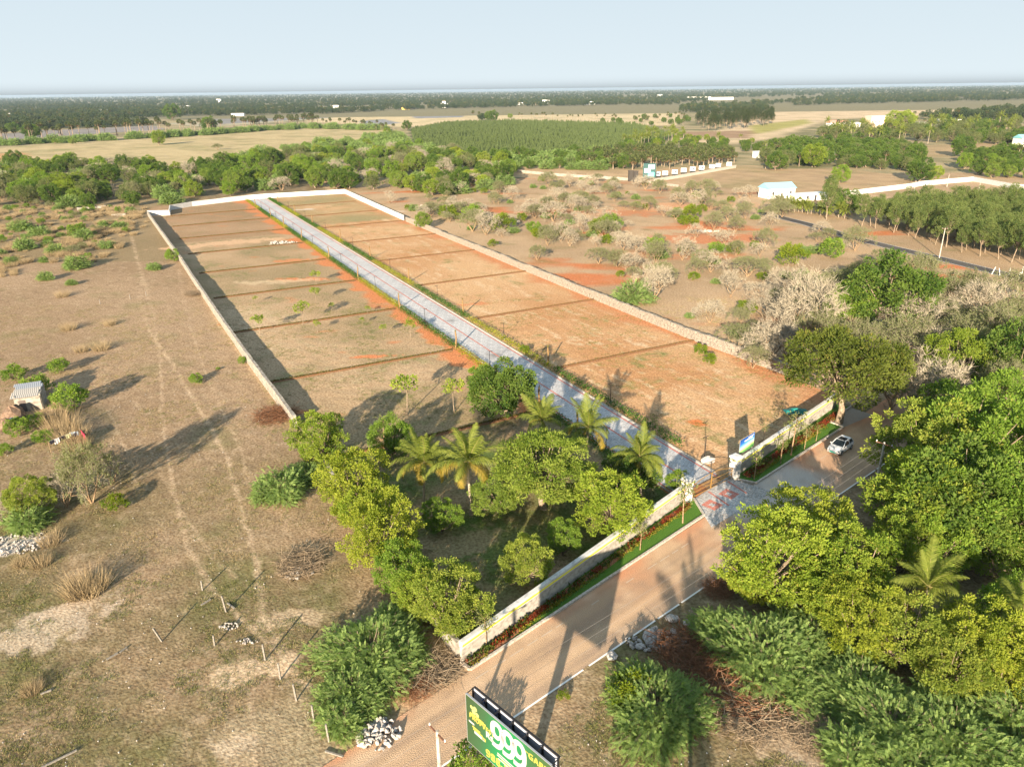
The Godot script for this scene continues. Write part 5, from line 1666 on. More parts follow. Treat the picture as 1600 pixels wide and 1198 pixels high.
func build_hoarding() -> void:
	var a := Vector3(-3.18,10,-36.36)
	var b := Vector3(2,10,-30.88)
	var w := a.distance_to(b)
	var h := 4.0
	var y0 := 10.0 - h
	var dir := (b - a).normalized()
	var o := thing("roadside_hoarding", "big green advertising hoarding with white 999 on a steel frame", "hoarding", Vector3(a.x, 0, a.z), atan2(-dir.z, dir.x))
	var gt := GradientTexture2D.new()
	gt.width = 256
	gt.height = 64
	gt.fill_from = Vector2(0, 0.5)
	gt.fill_to = Vector2(1, 0.6)
	var g := Gradient.new()
	g.offsets = PackedFloat32Array([0, .2, .4, .6, .75, 1])
	g.colors = PackedColorArray([Color(.16, .25, .14), Color(.16, .30, .18), Color(.07, .42, .24), Color(.08, .42, .24), Color(.17, .32, .18), Color(.22, .30, .16)])
	gt.gradient = g
	var pm := StandardMaterial3D.new()
	pm.albedo_texture = gt
	pm.roughness = 0.55
	var q := QuadMesh.new()
	q.size = Vector2(w, h)
	q.material = pm
	var panel := part("printed_panel", q, o, Vector3(w / 2, y0 + h / 2, 0.06))
	var fr := MB.new()
	for e in [[Vector3(0, y0, 0), Vector3(w, y0, 0)], [Vector3(0, y0 + h, 0), Vector3(w, y0 + h, 0)], [Vector3(0, y0, 0), Vector3(0, y0 + h, 0)], [Vector3(w, y0, 0), Vector3(w, y0 + h, 0)]]:
		fr.beam(e[0], e[1], .11, .11)
	part("front_frame", fr.mesh(M.metal), o)
	var bk := MB.new()
	bk.abox(Vector3(w / 2, y0 + h / 2, 0.0), Vector3(w - .1, h - .1, .03))
	part("panel_backing", bk.mesh(M.black), o)
	# the rear face, its white vinyl seen from behind over the top edge
	var rear := MB.new()
	rear.abox(Vector3(w / 2, y0 + h / 2 + .05, -0.62), Vector3(w - .1, h, .03))
	part("rear_panel", rear.mesh(plain(.34, .36, .42, .6)), o)
	var rf := MB.new()
	for e in [[Vector3(0, y0, -.7), Vector3(w, y0, -.7)], [Vector3(0, y0 + h + .1, -.7), Vector3(w, y0 + h + .1, -.7)]]:
		rf.beam(e[0], e[1], .1, .1)
	for i in 7:
		var x := w * i / 6.0
		rf.beam(Vector3(x, y0, -.55), Vector3(x, y0 + h + .1, -.55), .1, .1)
		rf.beam(Vector3(x, y0 + h, 0), Vector3(x, y0 + h + .1, -.7), .05, .05)
		rf.beam(Vector3(x, y0 + .2, -.05), Vector3(x, y0 + h * .55, -.6), .04, .04)
	part("rear_frame", rf.mesh(M.black), o)
	var lg := MB.new()
	lg.tube([Vector3(w / 2, -.3, -.32), Vector3(w / 2, y0 * .5, -.32), Vector3(w / 2, y0 + h * .6, -.32)], [.42, .40, .36], 14)
	part("column", lg.mesh(M.metal), o)
	lg = MB.new()
	for yy in [y0 + .1, y0 + h * .5]:
		lg.beam(Vector3(.2, yy, -.32), Vector3(w - .2, yy, -.32), .18, .2)
	part("carrier_beams", lg.mesh(M.black), o)
	text("A", .55, plain(.03, .06, .2), o, Vector3(w * .1, y0 + h - .38, -.59))
	text("H", .55, plain(.03, .06, .2), o, Vector3(w * .27, y0 + h - .42, -.59))
	# lettering of the front face
	var white := plain(.36, .36, .36, .6)
	var gold := plain(.36, .31, .06, .6)
	var z := .07
	var at := func(u: float, v: float) -> Vector3:
		return Vector3(w * u, y0 + h * (1.0 - v), z)
	for i in 3:
		text("9", 2.15, white, o, at.call(.30 + .13 * i, .33), 1.0, "lettering", .86)
	text("Rs", .5, white, o, at.call(.245, .47), 1.0)
	text("PROPVEST", .36, gold, o, at.call(.035, .37), 1.0)
	text("988-32", .62, gold, o, at.call(.24, .87), 1.0)
	text("GARNET", .46, gold, o, at.call(.755, .15), 1.0)
	var em := MB.new()
	for e in [[.075, .17, .16], [.12, .15, .19], [.10, .235, .2], [.145, .24, .17]]:
		var c: Vector3 = at.call(e[0], e[1])
		for k in 12:
			var t := TAU * k / 12
			var t2 := TAU * (k + 1) / 12
			em.tri(c, c + Vector3(cos(t2), sin(t2), 0) * e[2], c + Vector3(cos(t), sin(t), 0) * e[2])
	part("emblem", em.mesh(plain(.30, .33, .12, .6)), o)
	em = MB.new()
	for e in [[.05, .31, .20, .035], [.075, .29, .15, .02]]:
		var c: Vector3 = at.call(e[0] + e[2] / 2, e[1])
		em.abox(c, Vector3(w * e[2], h * e[3], .012))
	part("emblem_base", em.mesh(gold), o)
	for e in [[.39, .67, .26, .022, white], [.385, .715, .30, .022, white], [.44, .745, .22, .016, gold], [.40, .775, .28, .022, white], [.075, .565, .10, .03, gold], [.085, .605, .12, .035, gold], [.10, .655, .13, .05, white], [.03, .505, .07, .035, white], [.20, .64, .045, .06, gold], [.70, .12, .06, .012, gold]]:
		em = MB.new()
		em.abox(at.call(e[0] + e[2] / 2, e[1]), Vector3(w * e[2], h * e[3], .012))
		part("printed_line", em.mesh(e[4]), o)

# ------------------------------------------------------------------ electricity poles and wires

func concrete_pole(p: Vector3, h: float, label: String, arm: Vector3, group := "") -> void:
	var o := thing("electric_pole", label, "utility pole", p, 0.0, group)
	var mb := MB.new()
	mb.tube([Vector3(0, -.3, 0), Vector3(0, h * .5, 0), Vector3(0, h, 0)], [.19, .15, .11], 6)
	part("pole", mb.mesh(M.concrete), o)
	if arm.length() > 0.1:
		mb = MB.new()
		mb.beam(Vector3(0, h - .25, 0) - arm, Vector3(0, h - .25, 0) + arm, .1, .1)
		part("crossarm", mb.mesh(plain(.16, .08, .05)), o)
		for k in [-0.92, 0.92]:
			mb = MB.new()
			mb.tube([Vector3(0, h - .2, 0) + arm * k, Vector3(0, h - .05, 0) + arm * k, Vector3(0, h, 0) + arm * k], [.06, .07, .03], 6)
			part("insulator", mb.mesh(M.white), o)

func power_line() -> void:
	var h := 7.5
	var p := Vector3(-5.13,7.5,-35.75)
	p.y = 0
	var d := Vector3(.7700, 0, -.6380)
	var arm := Vector3(.638, 0, .770) * 0.95
	concrete_pole(p, h, "concrete electric pole with rusty crossarm beside the green hoarding", arm)
	var p2 := p + d * 62.0
	concrete_pole(p2, h + .5, "concrete electric pole hidden among the roadside grove", arm)
	for k in [-0.92, 0.0, 0.92]:
		var pts := []
		var rad := []
		for i in 26:
			var t := i / 25.0 * 1.35 - .3
			var q: Vector3 = p.lerp(p2, t) + arm * k + Vector3.UP * (h - .02 - 1.1 * 4.0 * maxf(t, 0) * (1.0 - minf(t, 1.0)) * .5)
			pts.append(q)
			rad.append(.008)
		var mb := MB.new()
		mb.tube(pts, rad, 4, Color.WHITE, false)
		top("power_wire", mb.mesh(plain(.25, .24, .23, .5)), "thin overhead electric wire strung above the village road", "wire", "overhead wires above the village road")
	concrete_pole(Vector3(121.99,0,-206.43), 8.5, "electric pole beside the tar road in front of the eucalyptus grove", Vector3(.6, 0, .3))
	for q in [Vector3(139.33,0,-311.74), Vector3(182.14,0,-337.91), Vector3(205.88,0,-329.31), Vector3(209.81,0,-360.74)]:
		concrete_pole(q, 6.0, "slim pale concrete pole between white wall and eucalyptus grove", Vector3.ZERO, "pale poles behind the eucalyptus grove")

# ------------------------------------------------------------------ waste land: posts, rubble, brushwood

func post(a: Vector3, b: Vector3, label: String, group: String) -> void:
	var mb := MB.new()
	mb.beam(Vector3.ZERO, b - a, .13, .13)
	var o := top("fence_post", mb.mesh(M.post), label, "post", group)
	o.position = a

func waste_land() -> void:
	for q in [[Vector3(-31.97,0,-53.13), Vector3(-.5, 1.55, .1), "leaning concrete fence post standing alone on the grass"], [Vector3(-27.57,0,-57.04), Vector3(-.15, 1.85, 0), "concrete fence post with broken post lying at its foot"]]:
		post(q[0] + Vector3.DOWN * .15, q[0] + q[1], q[2], "")
	for q in [Vector3(-21.86,0,-50.59), Vector3(-19.87,0,-48.31), Vector3(-17.89,0,-45.97), Vector3(-15.86,0,-43.66), Vector3(-14.3,0,-41.87)]:
		post(q + Vector3.DOWN * .15, q + Vector3(rng.randf_range(-.12, .05), 1.75, rng.randf_range(-.1, .1)), "upright concrete fence post in the row beside the thorn bushes", "row of fence posts beside the thorn bushes")
	for q in [[Vector3(-30.34,0,-58.03), Vector3(-29.73,0,-58.88), "fallen concrete post behind the leaning fence post"], [Vector3(-35.84,0,-50.83), Vector3(-35.22,0,-51.61), "longer piece of a broken post on the grass"], [Vector3(-35.08,-0,-51.69), Vector3(-34.77,0,-52.32), "shorter piece of a broken post on the grass"], [Vector3(-39.31,0,-46.94), Vector3(-38.65,0,-47.34), "short pale broken post beside a dry grass tuft"], [Vector3(-35.03,0,-39.79), Vector3(-33.21,0,-41.28), "long fallen post lying at the grassy edge"], [Vector3(-14.38,0,-40.94), Vector3(-12.92,0,-40.41), "fallen post at the foot of the post row"], [Vector3(-27.89,0,-58.26), Vector3(-26.94,0,-57.49), "broken post lying beside the standing fence post"]]:
		post(q[0] + Vector3.UP * .05, q[1] + Vector3.UP * .07, q[2], "")
	for q in [Vector3(-92.04,0,-172.63), Vector3(-97.08,0,-168.31), Vector3(-89.48,0,-175.46), Vector3(-26.99,0,-52.51), Vector3(-31.13,0,-60.39)]:
		post(q + Vector3.DOWN * .1, q + Vector3(0.03, 1.1, 0), "small pale marker post on the open waste land", "marker posts on the waste land")
	# rubble
	var rocks := []
	for i in 6:
		rocks.append(rock(600 + i, M.stone))
	var heap := func(called: String, label: String, o0: Vector3, rx: float, rz: float, n: int, lo: float, hi: float, rise: float) -> Node3D:
		var o := thing(called, label, "rubble", o0)
		for i in n:
			var a := rng.randf() * TAU
			var q := sqrt(rng.randf())
			var s := rng.randf_range(lo, hi)
			var st := part("stone", rocks[rng.randi() % 6], o, Vector3(cos(a) * q * rx, s * .25 + rise * (1 - q) * rng.randf(), sin(a) * q * rz))
			st.scale = Vector3(s, s * .7, s * rng.randf_range(.7, 1.2))
			st.rotation = Vector3(rng.randf() * 3, rng.randf() * 6, rng.randf() * 3)
		return o
	heap.call("rubble_pile", "heap of pale broken stones at the dirt edge of the road", Vector3(-10.68,0,-42.41), 1.7, 1.5, 110, .18, .5, .35)
	heap.call("rubble_pile", "small scatter of white stones beside the fallen posts", Vector3(-26.53,0,-54.95), .9, .5, 40, .08, .2, .1)
	heap.call("rubble_pile", "little line of white stones near the post row", Vector3(-24.24,0,-52.87), 1.0, .4, 30, .08, .22, .1)
	heap.call("rubble_pile", "heap of white rubble in the brushwood on the waste land", Vector3(-22.17,0,-62.7), 1.6, 1.0, 26, .1, .4, .2)
	heap.call("rubble_pile", "field of small pale stones beside a dry grass tuft", Vector3(-54.99,0,-68.89), 3.6, 2.2, 150, .1, .32, .05)
	heap.call("rubble_pile", "spoil of orange earth and stones on the middle plot", Vector3(-74.86,0,-240.51), 5.0, 2.5, 60, .2, .7, .2)
	heap.call("rubble_pile", "broken concrete and stones dumped across the road from the wall", Vector3(12.53,0,-52.3), 2.6, 1.5, 80, .15, .55, .3)
	heap.call("rubble_pile", "white stones scattered on the red ground beyond the wall", Vector3(67.28,0,-251.57), 4.0, 2.0, 40, .2, .7, .15)
	# big slabs of broken concrete
	for q in [[Vector3(12.14,-0,-52.63), 1.5, 1.0, .3, "largest pale concrete slab of the roadside dump"], [Vector3(8.4,0,-50.45), .85, .7, .4, "square cream slab at the tip of the roadside dump"], [Vector3(14.61,0,-55.16), 1.1, .8, .5, "tilted tan slab standing in the roadside dump"], [Vector3(15.94,0,-54.43), 1.0, .7, .3, "white slab lying under the thorn scrub edge"], [Vector3(14.34,0,-53.26), .9, .5, .3, "flat white slab beside the largest slab"], [Vector3(11.03,0,-51.51), .8, .6, .3, "grey broken slab below the largest slab"]]:
		var o := top("concrete_slab", rock(670 + int(q[1] * 20), M.stone, .22), q[4], "slab", "slabs of the roadside dump")
		o.scale = Vector3(q[1] * 1.1, q[3] * 1.1, q[2] * 1.1)
		o.rotation = Vector3(rng.randf_range(-.3, .3), rng.randf() * TAU, rng.randf_range(-.3, .3))
		o.position = q[0] + Vector3.UP * .22
	# loose stones and litter over the soil
	var where := []
	for i in 3000:
		var z := -39.0 - 75.0 * pow(rng.randf(), 1.2)
		var x := rng.randf_range(-1, .95) * (22.0 - z * .72)
		var st := st_of(x, z)
		if in_site(st) or absf((Vector2(x, z) - Vector2(-4, -45)).dot(Vector2(.667, .745))) < 4.6:
			continue
		if n_mid.get_noise_2d(x + 40.0, z) < rng.randf_range(-.3, .35):
			continue
		where.append(Transform3D(Basis(Vector3.UP, rng.randf() * TAU).scaled(Vector3.ONE * rng.randf_range(.04, .12)), Vector3(x, .0, z)))
	multi("loose_stones", rocks[1], where, "small pale stones strewn over the waste land", "stones")
	# brushwood
	var br := []
	for k in 2:
		var mb := MB.new()
		for i in 700:
			var a := rng.randf() * TAU
			var p := Vector3(cos(a), 0, sin(a)) * sqrt(rng.randf()) * 1.0 + Vector3.UP * rng.randf_range(.05, .5)
			var d := Vector3(rng.randf_range(-1, 1), rng.randf_range(-.15, .5), rng.randf_range(-1, 1)).normalized()
			var L := rng.randf_range(.2, .75)
			mb.tube([p, p + d * L * .5 + rdir(rng) * .05, p + d * L], [.012, .009, .004], 3, tint(rng, [[Color(.14, .065, .035), Color(.23, .12, .07)], [Color(.17, .13, .09), Color(.32, .25, .17)]][k], rng.randf()), false)
		br.append(mb.mesh(M.dry))
	for q in [[Vector3(-35.94,0,-102.03), 3.2, 0, "dark red-brown brushwood heaped against the grey wall"], [Vector3(-78.13,0,-176.12), 2.2, 1, "grey brushwood heap at the grey wall's far stretch"], [Vector3(-22.42,-0,-64.12), 2.6, 1, "grey-brown brushwood around white rubble on the waste land"], [Vector3(-7.28,0,-48.9), 2.6, 1, "dead pale branches piled at the front wall's corner"], [Vector3(-8.81,0,-47.13), 1.8, 0, "red-brown dead scrub under the roadside thorn bushes"], [Vector3(14.8,-0,-50.65), 3.0, 0, "rust-brown cut brushwood behind the roadside dump"], [Vector3(18.13,0,-46.69), 3.6, 0, "large heap of dry brown brushwood below the thorn scrub"], [Vector3(18.28,0,-43.7), 3.0, 1, "grey dead brushwood spread below the brown heap"], [Vector3(20.02,-0,-59.38), 1.6, 0, "dry brown cuttings beside the road's white line"], [Vector3(22.57,0,-41.79), 2.2, 1, "thin dead branches on bare earth by the thorn scrub"]]:
		var o := thing("brushwood_pile", q[3], "brushwood", q[0], rng.randf() * TAU)
		o.scale = Vector3(q[1], q[1] * .55, q[1])
		part("branches", br[q[2]], o)

# ------------------------------------------------------------------ hut and its yard

func build_hut() -> void:
	var fx := Vector3(2.62, 0, -1.16).normalized()      # along the front
	var o := thing("small_hut", "weathered block hut with metal sheet roof at the waste land's edge", "hut", Vector3(-77.3, 0, -105.1), atan2(-fx.z, fx.x))
	var mb := MB.new()
	for q in [[Vector3(0, 0, 0), Vector3(3.4, 0, 0), 2.3], [Vector3(3.4, 0, 0), Vector3(3.4, 0, -4.6), 2.55], [Vector3(3.4, 0, -4.6), Vector3(0, 0, -4.6), 2.8], [Vector3(0, 0, -4.6), Vector3(0, 0, 0), 2.55]]:
		mb = MB.new()
		mb.beam(q[0] + Vector3.UP * (q[2] / 2 - .05), q[1] + Vector3.UP * (q[2] / 2 - .05), .22, q[2] + .1)
		part("wall", mb.mesh(M.plaster), o)
	for i in 5:
		mb = MB.new()
		var z := .25 - i * 1.02
		var y := 2.38 + i * .12 + (.03 if i % 2 else 0.0)
		var sh := Vector3(-.3 + rng.randf_range(-.2, .2), 0, 0)
		for k in 14:
			var x0 := -.1 + k * .27
			mb.quad(sh + Vector3(x0, y, z), sh + Vector3(x0, y + .15, z - 1.1), sh + Vector3(x0 + .135, y + .20, z - 1.1), sh + Vector3(x0 + .135, y + .05, z))
			mb.quad(sh + Vector3(x0 + .135, y + .05, z), sh + Vector3(x0 + .135, y + .2, z - 1.1), sh + Vector3(x0 + .27, y + .15, z - 1.1), sh + Vector3(x0 + .27, y, z))
		part("roof_sheet", mb.mesh(M.sheet if i > 2 else plain(.36, .34, .31, .8)), o)
	mb = MB.new()
	mb.abox(Vector3(.9, .95, .13), Vector3(.9, 1.9, .05))
	part("door", mb.mesh(plain(.12, .10, .09)), o)
	# boulders and a white sack by the hut
	for q in [[Vector3(-76.68,0,-103.25), 2.6, "big brown boulder leaning by the hut's front"], [Vector3(-75.69,0,-99.54), 2.0, "smaller tan boulder beside the big brown one"]]:
		var b := top("boulder", rock(650 + int(q[1] * 10), tri_mat(noise_tex(.02, [[.10, .065, .045], [.17, .115, .08], [.24, .175, .13]], [.2, .5, .85], 44, 256), .5, .95), .25), q[2], "boulder")
		b.position = q[0] + Vector3.UP * q[1] * .25
		b.scale = Vector3.ONE * q[1]
	mb = MB.new()
	mb.abox(Vector3(0, .45, 0), Vector3(.8, .95, .6))
	var wb := top("water_tank", mb.mesh(M.white), "small white box tank on the grass before the hut", "tank")
	wb.position = Vector3(-75.29,0,-100.88)
	# fence
	var a := Vector3(-74.68,0,-109.69)
	var b := Vector3(-59.99,0,-93.17)
	for i in 8:
		var p := a.lerp(b, i / 7.0)
		mb = MB.new()
		mb.tube([Vector3(0, -.1, 0), Vector3(.03, .8, 0), Vector3(0, 1.6, .04)], [.06, .055, .05], 5)
		var po := top("yard_fence_post", mb.mesh(M.dead_wood), "weathered wooden post of the yard fence below the hut", "post", "posts of the yard fence")
		po.position = p
	mb = MB.new()
	var r := RandomNumberGenerator.new()
	r.seed = 9
	for i in 900:
		var p := a.lerp(b, r.randf()) + Vector3(r.randf_range(-.35, .1), 0, r.randf_range(-.1, .3))
		var d := Vector3(r.randf_range(-.25, .25), 1, r.randf_range(-.2, .2)).normalized()
		var s := d.cross(rdir(r)).normalized() * .025
		mb.tri(p - s, p + d * r.randf_range(.7, 1.5), p + s, tint(r, [Color(.24, .17, .09), Color(.38, .29, .17)], r.randf()))
	top("straw_fence", mb.mesh(M.dry), "straw and thorn screen leaning along the yard fence", "fence")
	# washing line
	var c0 := Vector3(-64.16,0,-91.32)
	var c1 := Vector3(-62.55,0,-94.05)
	o = thing("washing_line", "washing line with four garments strung in the hut's yard", "washing line")
	for p in [c0, c1]:
		mb = MB.new()
		mb.tube([p - Vector3.UP * .1, p + Vector3.UP * 1.7], [.04, .035], 5)
		part("pole", mb.mesh(M.dead_wood), o)
	mb = MB.new()
	mb.beam(c0 + Vector3.UP * 1.6, c1 + Vector3.UP * 1.6, .012, .012)
	part("rope", mb.mesh(M.paint_white), o)
	var kind := [[.05, .2, Color(.03, .03, .04), "black garment on the washing line", .5], [.24, .22, Color(.6, .58, .58), "pale grey garment on the washing line", .75], [.48, .26, Color(.02, .02, .025), "wide black cloth on the washing line", .55], [.76, .22, Color(.60, .62, .34), "pale yellow cloth on the washing line", .6]]
	for q in kind:
		cloth(c0.lerp(c1, q[0]) + Vector3.UP * 1.6, c0.lerp(c1, q[0] + q[1]) + Vector3.UP * 1.6, q[4], q[2], q[3])
	var f0 := a.lerp(b, .87) + Vector3.UP * 1.5
	var f1 := a.lerp(b, .97) + Vector3.UP * 1.5
	cloth(f0 + Vector3(.1, 0, .1), f1 + Vector3(.1, 0, .1), 1.1, Color(.55, .03, .09), "pink-red cloth hung over the yard fence")
	cloth(f0 + Vector3(-1.2, -.1, .7), f0 + Vector3(-.2, -.1, .3), .7, Color(.25, .33, .40), "grey-blue cloth hung beside the pink-red one")

func cloth(a: Vector3, b: Vector3, drop: float, col: Color, label: String) -> void:
	var mb := MB.new()
	var n := (b - a).normalized().cross(Vector3.UP)
	for side in [0.0, .03]:
		for i in 8:
			for j in 4:
				var p := []
				for q in [[0, 0], [0, 1], [1, 1], [1, 0]]:
					var u: float = (i + q[0]) / 8.0
					var v: float = (j + q[1]) / 4.0
					p.append(a.lerp(b, u) + Vector3.DOWN * v * drop * (1.0 + .1 * sin(u * 5)) + n * (sin(u * 14.0) * .05 * v + side))
				if side > 0.0:
					mb.quad(p[0], p[3], p[2], p[1])
				else:
					mb.quad(p[0], p[1], p[2], p[3])
	top("hanging_cloth", mb.mesh(plain(col.r, col.g, col.b, .9)), label, "cloth", "clothes hung in the hut's yard")

# ------------------------------------------------------------------ beyond the layout

func row(pts: PackedVector2Array, n: int, jitter: float, kind: String, lo: float, hi: float, called: String, label: String, category: String, group: String) -> void:
	var total := 0.0
	for i in pts.size() - 1:
		total += pts[i].distance_to(pts[i + 1])
	for k in n:
		var at := total * (k + rng.randf()) / n
		for i in pts.size() - 1:
			var L := pts[i].distance_to(pts[i + 1])
			if at <= L:
				var p := pts[i].lerp(pts[i + 1], at / L) + Vector2(rng.randf_range(-1, 1), rng.randf_range(-1, 1)) * jitter
				plant(kind, [p.x, p.y, rng.randf_range(lo, hi)], called, label, category, group)
				break
			at -= L

func join_palm(n: int, size: float, H: float, sd: int) -> Array:
	var r := RandomNumberGenerator.new()
	r.seed = sd
	var st := SurfaceTool.new()
	st.begin(Mesh.PRIMITIVE_TRIANGLES)
	for i in n:
		var k := i / float(n)
		var b := Basis.from_euler(Vector3(r.randf_range(-.2, .2), i * 2.39996, lerpf(0.8, -0.7, k))).scaled(Vector3.ONE * size)
		st.append_from(fronds[clampi(int(k * 4.2), 0, 3)], 0, Transform3D(b, Vector3(0, H, 0)))
	var m := st.commit()
	m.surface_set_material(0, M.leaf)
	var tb := MB.new()
	tb.tube([Vector3(0, -.1, 0), Vector3(.1, H * .5, 0), Vector3(0, H, 0)], [.24 * size, .16 * size, .14 * size], 6, Color.WHITE, false)
	return [tb.mesh(M.palm_bark), m]

func house(at: Vector3, w: float, d: float, h: float, turn: float, wall: Color, roof: Color, label: String, pitched := false, group := "") -> void:
	var o := thing("house", label, "house", at, turn, group)
	var wm := plain(wall.r, wall.g, wall.b, .8)
	var mb := MB.new()
	mb.abox(Vector3(0, h / 2 - .1, 0), Vector3(w, h + .2, d))
	part("wall", mb.mesh(wm), o)
	mb = MB.new()
	if pitched:
		var e := .5
		var hh := d * .28
		for s in [-1.0, 1.0]:
			var a := Vector3(-w / 2 - e, h + .02, s * (d / 2 + e))
			var b := Vector3(w / 2 + e, h + .02, s * (d / 2 + e))
			var c := Vector3(w / 2 + e, h + hh, 0)
			var g := Vector3(-w / 2 - e, h + hh, 0)
			mb.flat(a, b, c, g)
			if s > 0:
				mb.tri(a, g, Vector3(-w / 2 - e, h + .02, -(d / 2 + e)))
				mb.tri(b, Vector3(w / 2 + e, h + .02, -(d / 2 + e)), c)
	else:
		mb.abox(Vector3(0, h + .12, 0), Vector3(w + .6, .24, d + .6))
	part("roof", mb.mesh(plain(roof.r, roof.g, roof.b, .7)), o)
	var n := maxi(2, int(w / 3.5))
	for i in n:
		mb = MB.new()
		var x := (i + .5) / n * w - w / 2
		var door := i == n / 2
		mb.abox(Vector3(x, 1.1 if door else h * .55, d / 2 + .03), Vector3(1.1, 2.2 if door else 1.2, .1))
		part("door" if door else "window", mb.mesh(plain(.05, .05, .055, .4)), o)

func build_far() -> void:
	P.coco = [join_palm(16, 1.0, 8.5, 1), join_palm(16, 1.0, 10.0, 2)]
	P.date = [join_palm(20, .62, 2.6, 3)]
	P.far = []
	var fc := [[Color(.042, .068, .032), Color(.080, .108, .048)], [Color(.058, .076, .036), Color(.10, .118, .056)]]
	for i in 3:
		P.far.append(leafy(700 + i, {"R": 5.5, "ry": 4.2, "hc": 5.2, "lobes": 12, "lobe": 2.0, "subs": 7, "sub": .9, "leaves": 7, "L": 1.3, "W": .8, "cols": fc[i % 2], "low": -0.8}))
	# --- eucalyptus grove beside the tar road
	scatter(pv([122.44,-257.65,132.64,-267.56,149.51,-273.36,167.74,-276.34,199.46,-273.88,140.76,-188.11,135.66,-201.46,131.37,-219.39,127.55,-247.39]), 150, 3.4, [[1.0, "euc", .95, 1.5, "eucalyptus_tree", "slender pale green tree of the eucalyptus grove by the tar road", "tree", "eucalyptus trees by the tar road"]])
	for q in [[116.83,-273.28,1.76], [133.45,-312.28,1.53]]:
		plant("euc", q, "eucalyptus_tree", "tall eucalyptus standing behind the row of date palms", "tree", "tall eucalyptus by the date palms")
	plant("dark", [129,-285.04,1.22], "village_tree", "round dark tree beside the date palms and white wall", "tree")
	row(pv([105.02,-297.07,115.52,-289.69,123.3,-273.91]), 17, 1.6, "date", .9, 1.25, "date_palm", "short date palm in the row along the tar road", "palm", "date palms along the tar road")
	# --- village belt on the right
	var v1 := pv([142.3,-439.39,184.6,-559.89,233.09,-601.61,276.99,-621.86,313.37,-601.61,277.63,-514.02,229.51,-436,201.08,-446.78,174.97,-457.63])
	scatter(v1, 130, 5.5, [[.55, "dark", 1.0, 1.7, "village_tree", "dark green tree of the belt before the village houses", "tree", "dark trees before the village"], [.3, "dusty", .9, 1.5, "village_tree", "dusty mid green tree of the belt before the village houses", "tree", "green trees before the village"], [.15, "palmyra", .8, 1.1, "palmyra_palm", "fan-leaved palm among the trees before the village", "palm", "fan palms before the village"]])
	scatter(pv([264.62,-670.47,335.27,-818.78,437.49,-875.28,544.15,-909.11,707.12,-968.92,466.28,-632.93,372.39,-634.66,317,-629.48]), 190, 7.5, [[.2, "dark", 1.0, 1.8, "village_tree", "dark green tree around the village houses", "tree", "dark trees around the village"], [.38, "dusty", 1.1, 1.9, "village_tree", "dusty mid green tree around the village houses", "tree", "green trees around the village"], [.24, "coco", .9, 1.25, "coconut_palm", "tall coconut palm around the village houses", "palm", "coconut palms around the village"], [.18, "palmyra", .9, 1.3, "palmyra_palm", "fan-leaved palm around the village houses", "palm", "fan palms around the village"]])
	scatter(pv([253.28,-426.1,309.41,-509.43,365.68,-543.32,405.78,-548.52,284.42,-379.2,251.53,-388.45]), 75, 5.0, [[.6, "dark", .8, 1.5, "village_tree", "dark tree behind the white compound wall", "tree", "dark trees behind the white wall"], [.25, "palmyra", .7, 1.0, "palmyra_palm", "fan-leaved palm behind the white compound wall", "palm", "fan palms behind the white wall"], [.15, "green", 1.0, 1.6, "village_tree", "mid green tree behind the white compound wall", "tree", "green trees behind the white wall"]])
	scatter(pv([204.2,-453.96,226.14,-429.35,268.28,-496.13,315.68,-601.21,300.93,-617.71,246.05,-550.49]), 40, 6.0, [[.6, "dark", .9, 1.5, "village_tree", "dark green tree of the belt before the village houses", "tree", "dark trees before the village"], [.4, "dusty", .9, 1.4, "village_tree", "dusty mid green tree of the belt before the village houses", "tree", "green trees before the village"]])
	scatter(pv([338.62,-584.07,380.52,-648.89,448.39,-706.13,547.95,-746.86,466.28,-632.93,392.57,-616.06]), 45, 8.0, [[.5, "dusty", 1.0, 1.6, "village_tree", "dusty tree beyond the bare field by the village", "tree", "trees beyond the bare village field"], [.5, "dark", 1.0, 1.5, "village_tree", "dark tree beyond the bare field by the village", "tree", "trees beyond the bare village field"]])
	for q in [["dark", [305.17,-515.81,1.83], "single layered tree on the bare field by the village"], ["dark", [207.92,-383.15,1.78], "dark spreading tree near the bend of the white wall"], ["lime", [215.41,-385.44,1.52], "light green round tree near the bend of the white wall"], ["lime", [404.19,-801.51,4.39], "large pale lime-green tree above the village roofs"], ["green", [167.46,-382.18,1.61], "round green tree before the low village roofs"], ["green", [184.01,-461.37,2.56], "tall pale-trunked tree standing over the village belt"]]:
		plant(q[0], q[1], "village_tree", q[2], "tree")
	# --- fan palm thicket and palms around the plantation
	scatter(pv([41.56,-474.39,50.05,-546.88,93.21,-573.88,137.52,-578.93,159.13,-552.48,142.27,-477.88,115.12,-465.15,78.11,-454.42]), 150, 4.2, [[1.0, "fan", 1.15, 1.6, "palmyra_palm", "fan-leaved palm with dead brown skirt in the thicket behind the hoardings", "palm", "fan palm thicket behind the hoardings"]])
	scatter(pv([82.34,-600.04,110.17,-699.23,163.46,-744.48,217.2,-679.3,196.49,-581.86,150.24,-553.82,102.55,-572.45]), 70, 6.0, [[.5, "dark", .6, .95, "wood_tree", "dark tree between plantation and fan palm thicket", "tree", "dark trees by the fan palms"], [.3, "green", .8, 1.3, "wood_tree", "mid green tree between plantation and fan palm thicket", "tree", "green trees by the fan palms"], [.2, "coco", .5, .75, "coconut_palm", "coconut palm between plantation and fan palm thicket", "palm", "coconut palms by the plantation"]])
	scatter(pv([93.88,-653.66,130.92,-771.54,180.07,-854.58,183.21,-782.13,152.05,-691.43]), 34, 6.0, [[1.0, "coco", .6, .85, "coconut_palm", "coconut palm in the grove at the plantation's edge", "palm", "coconut grove at the plantation"]])
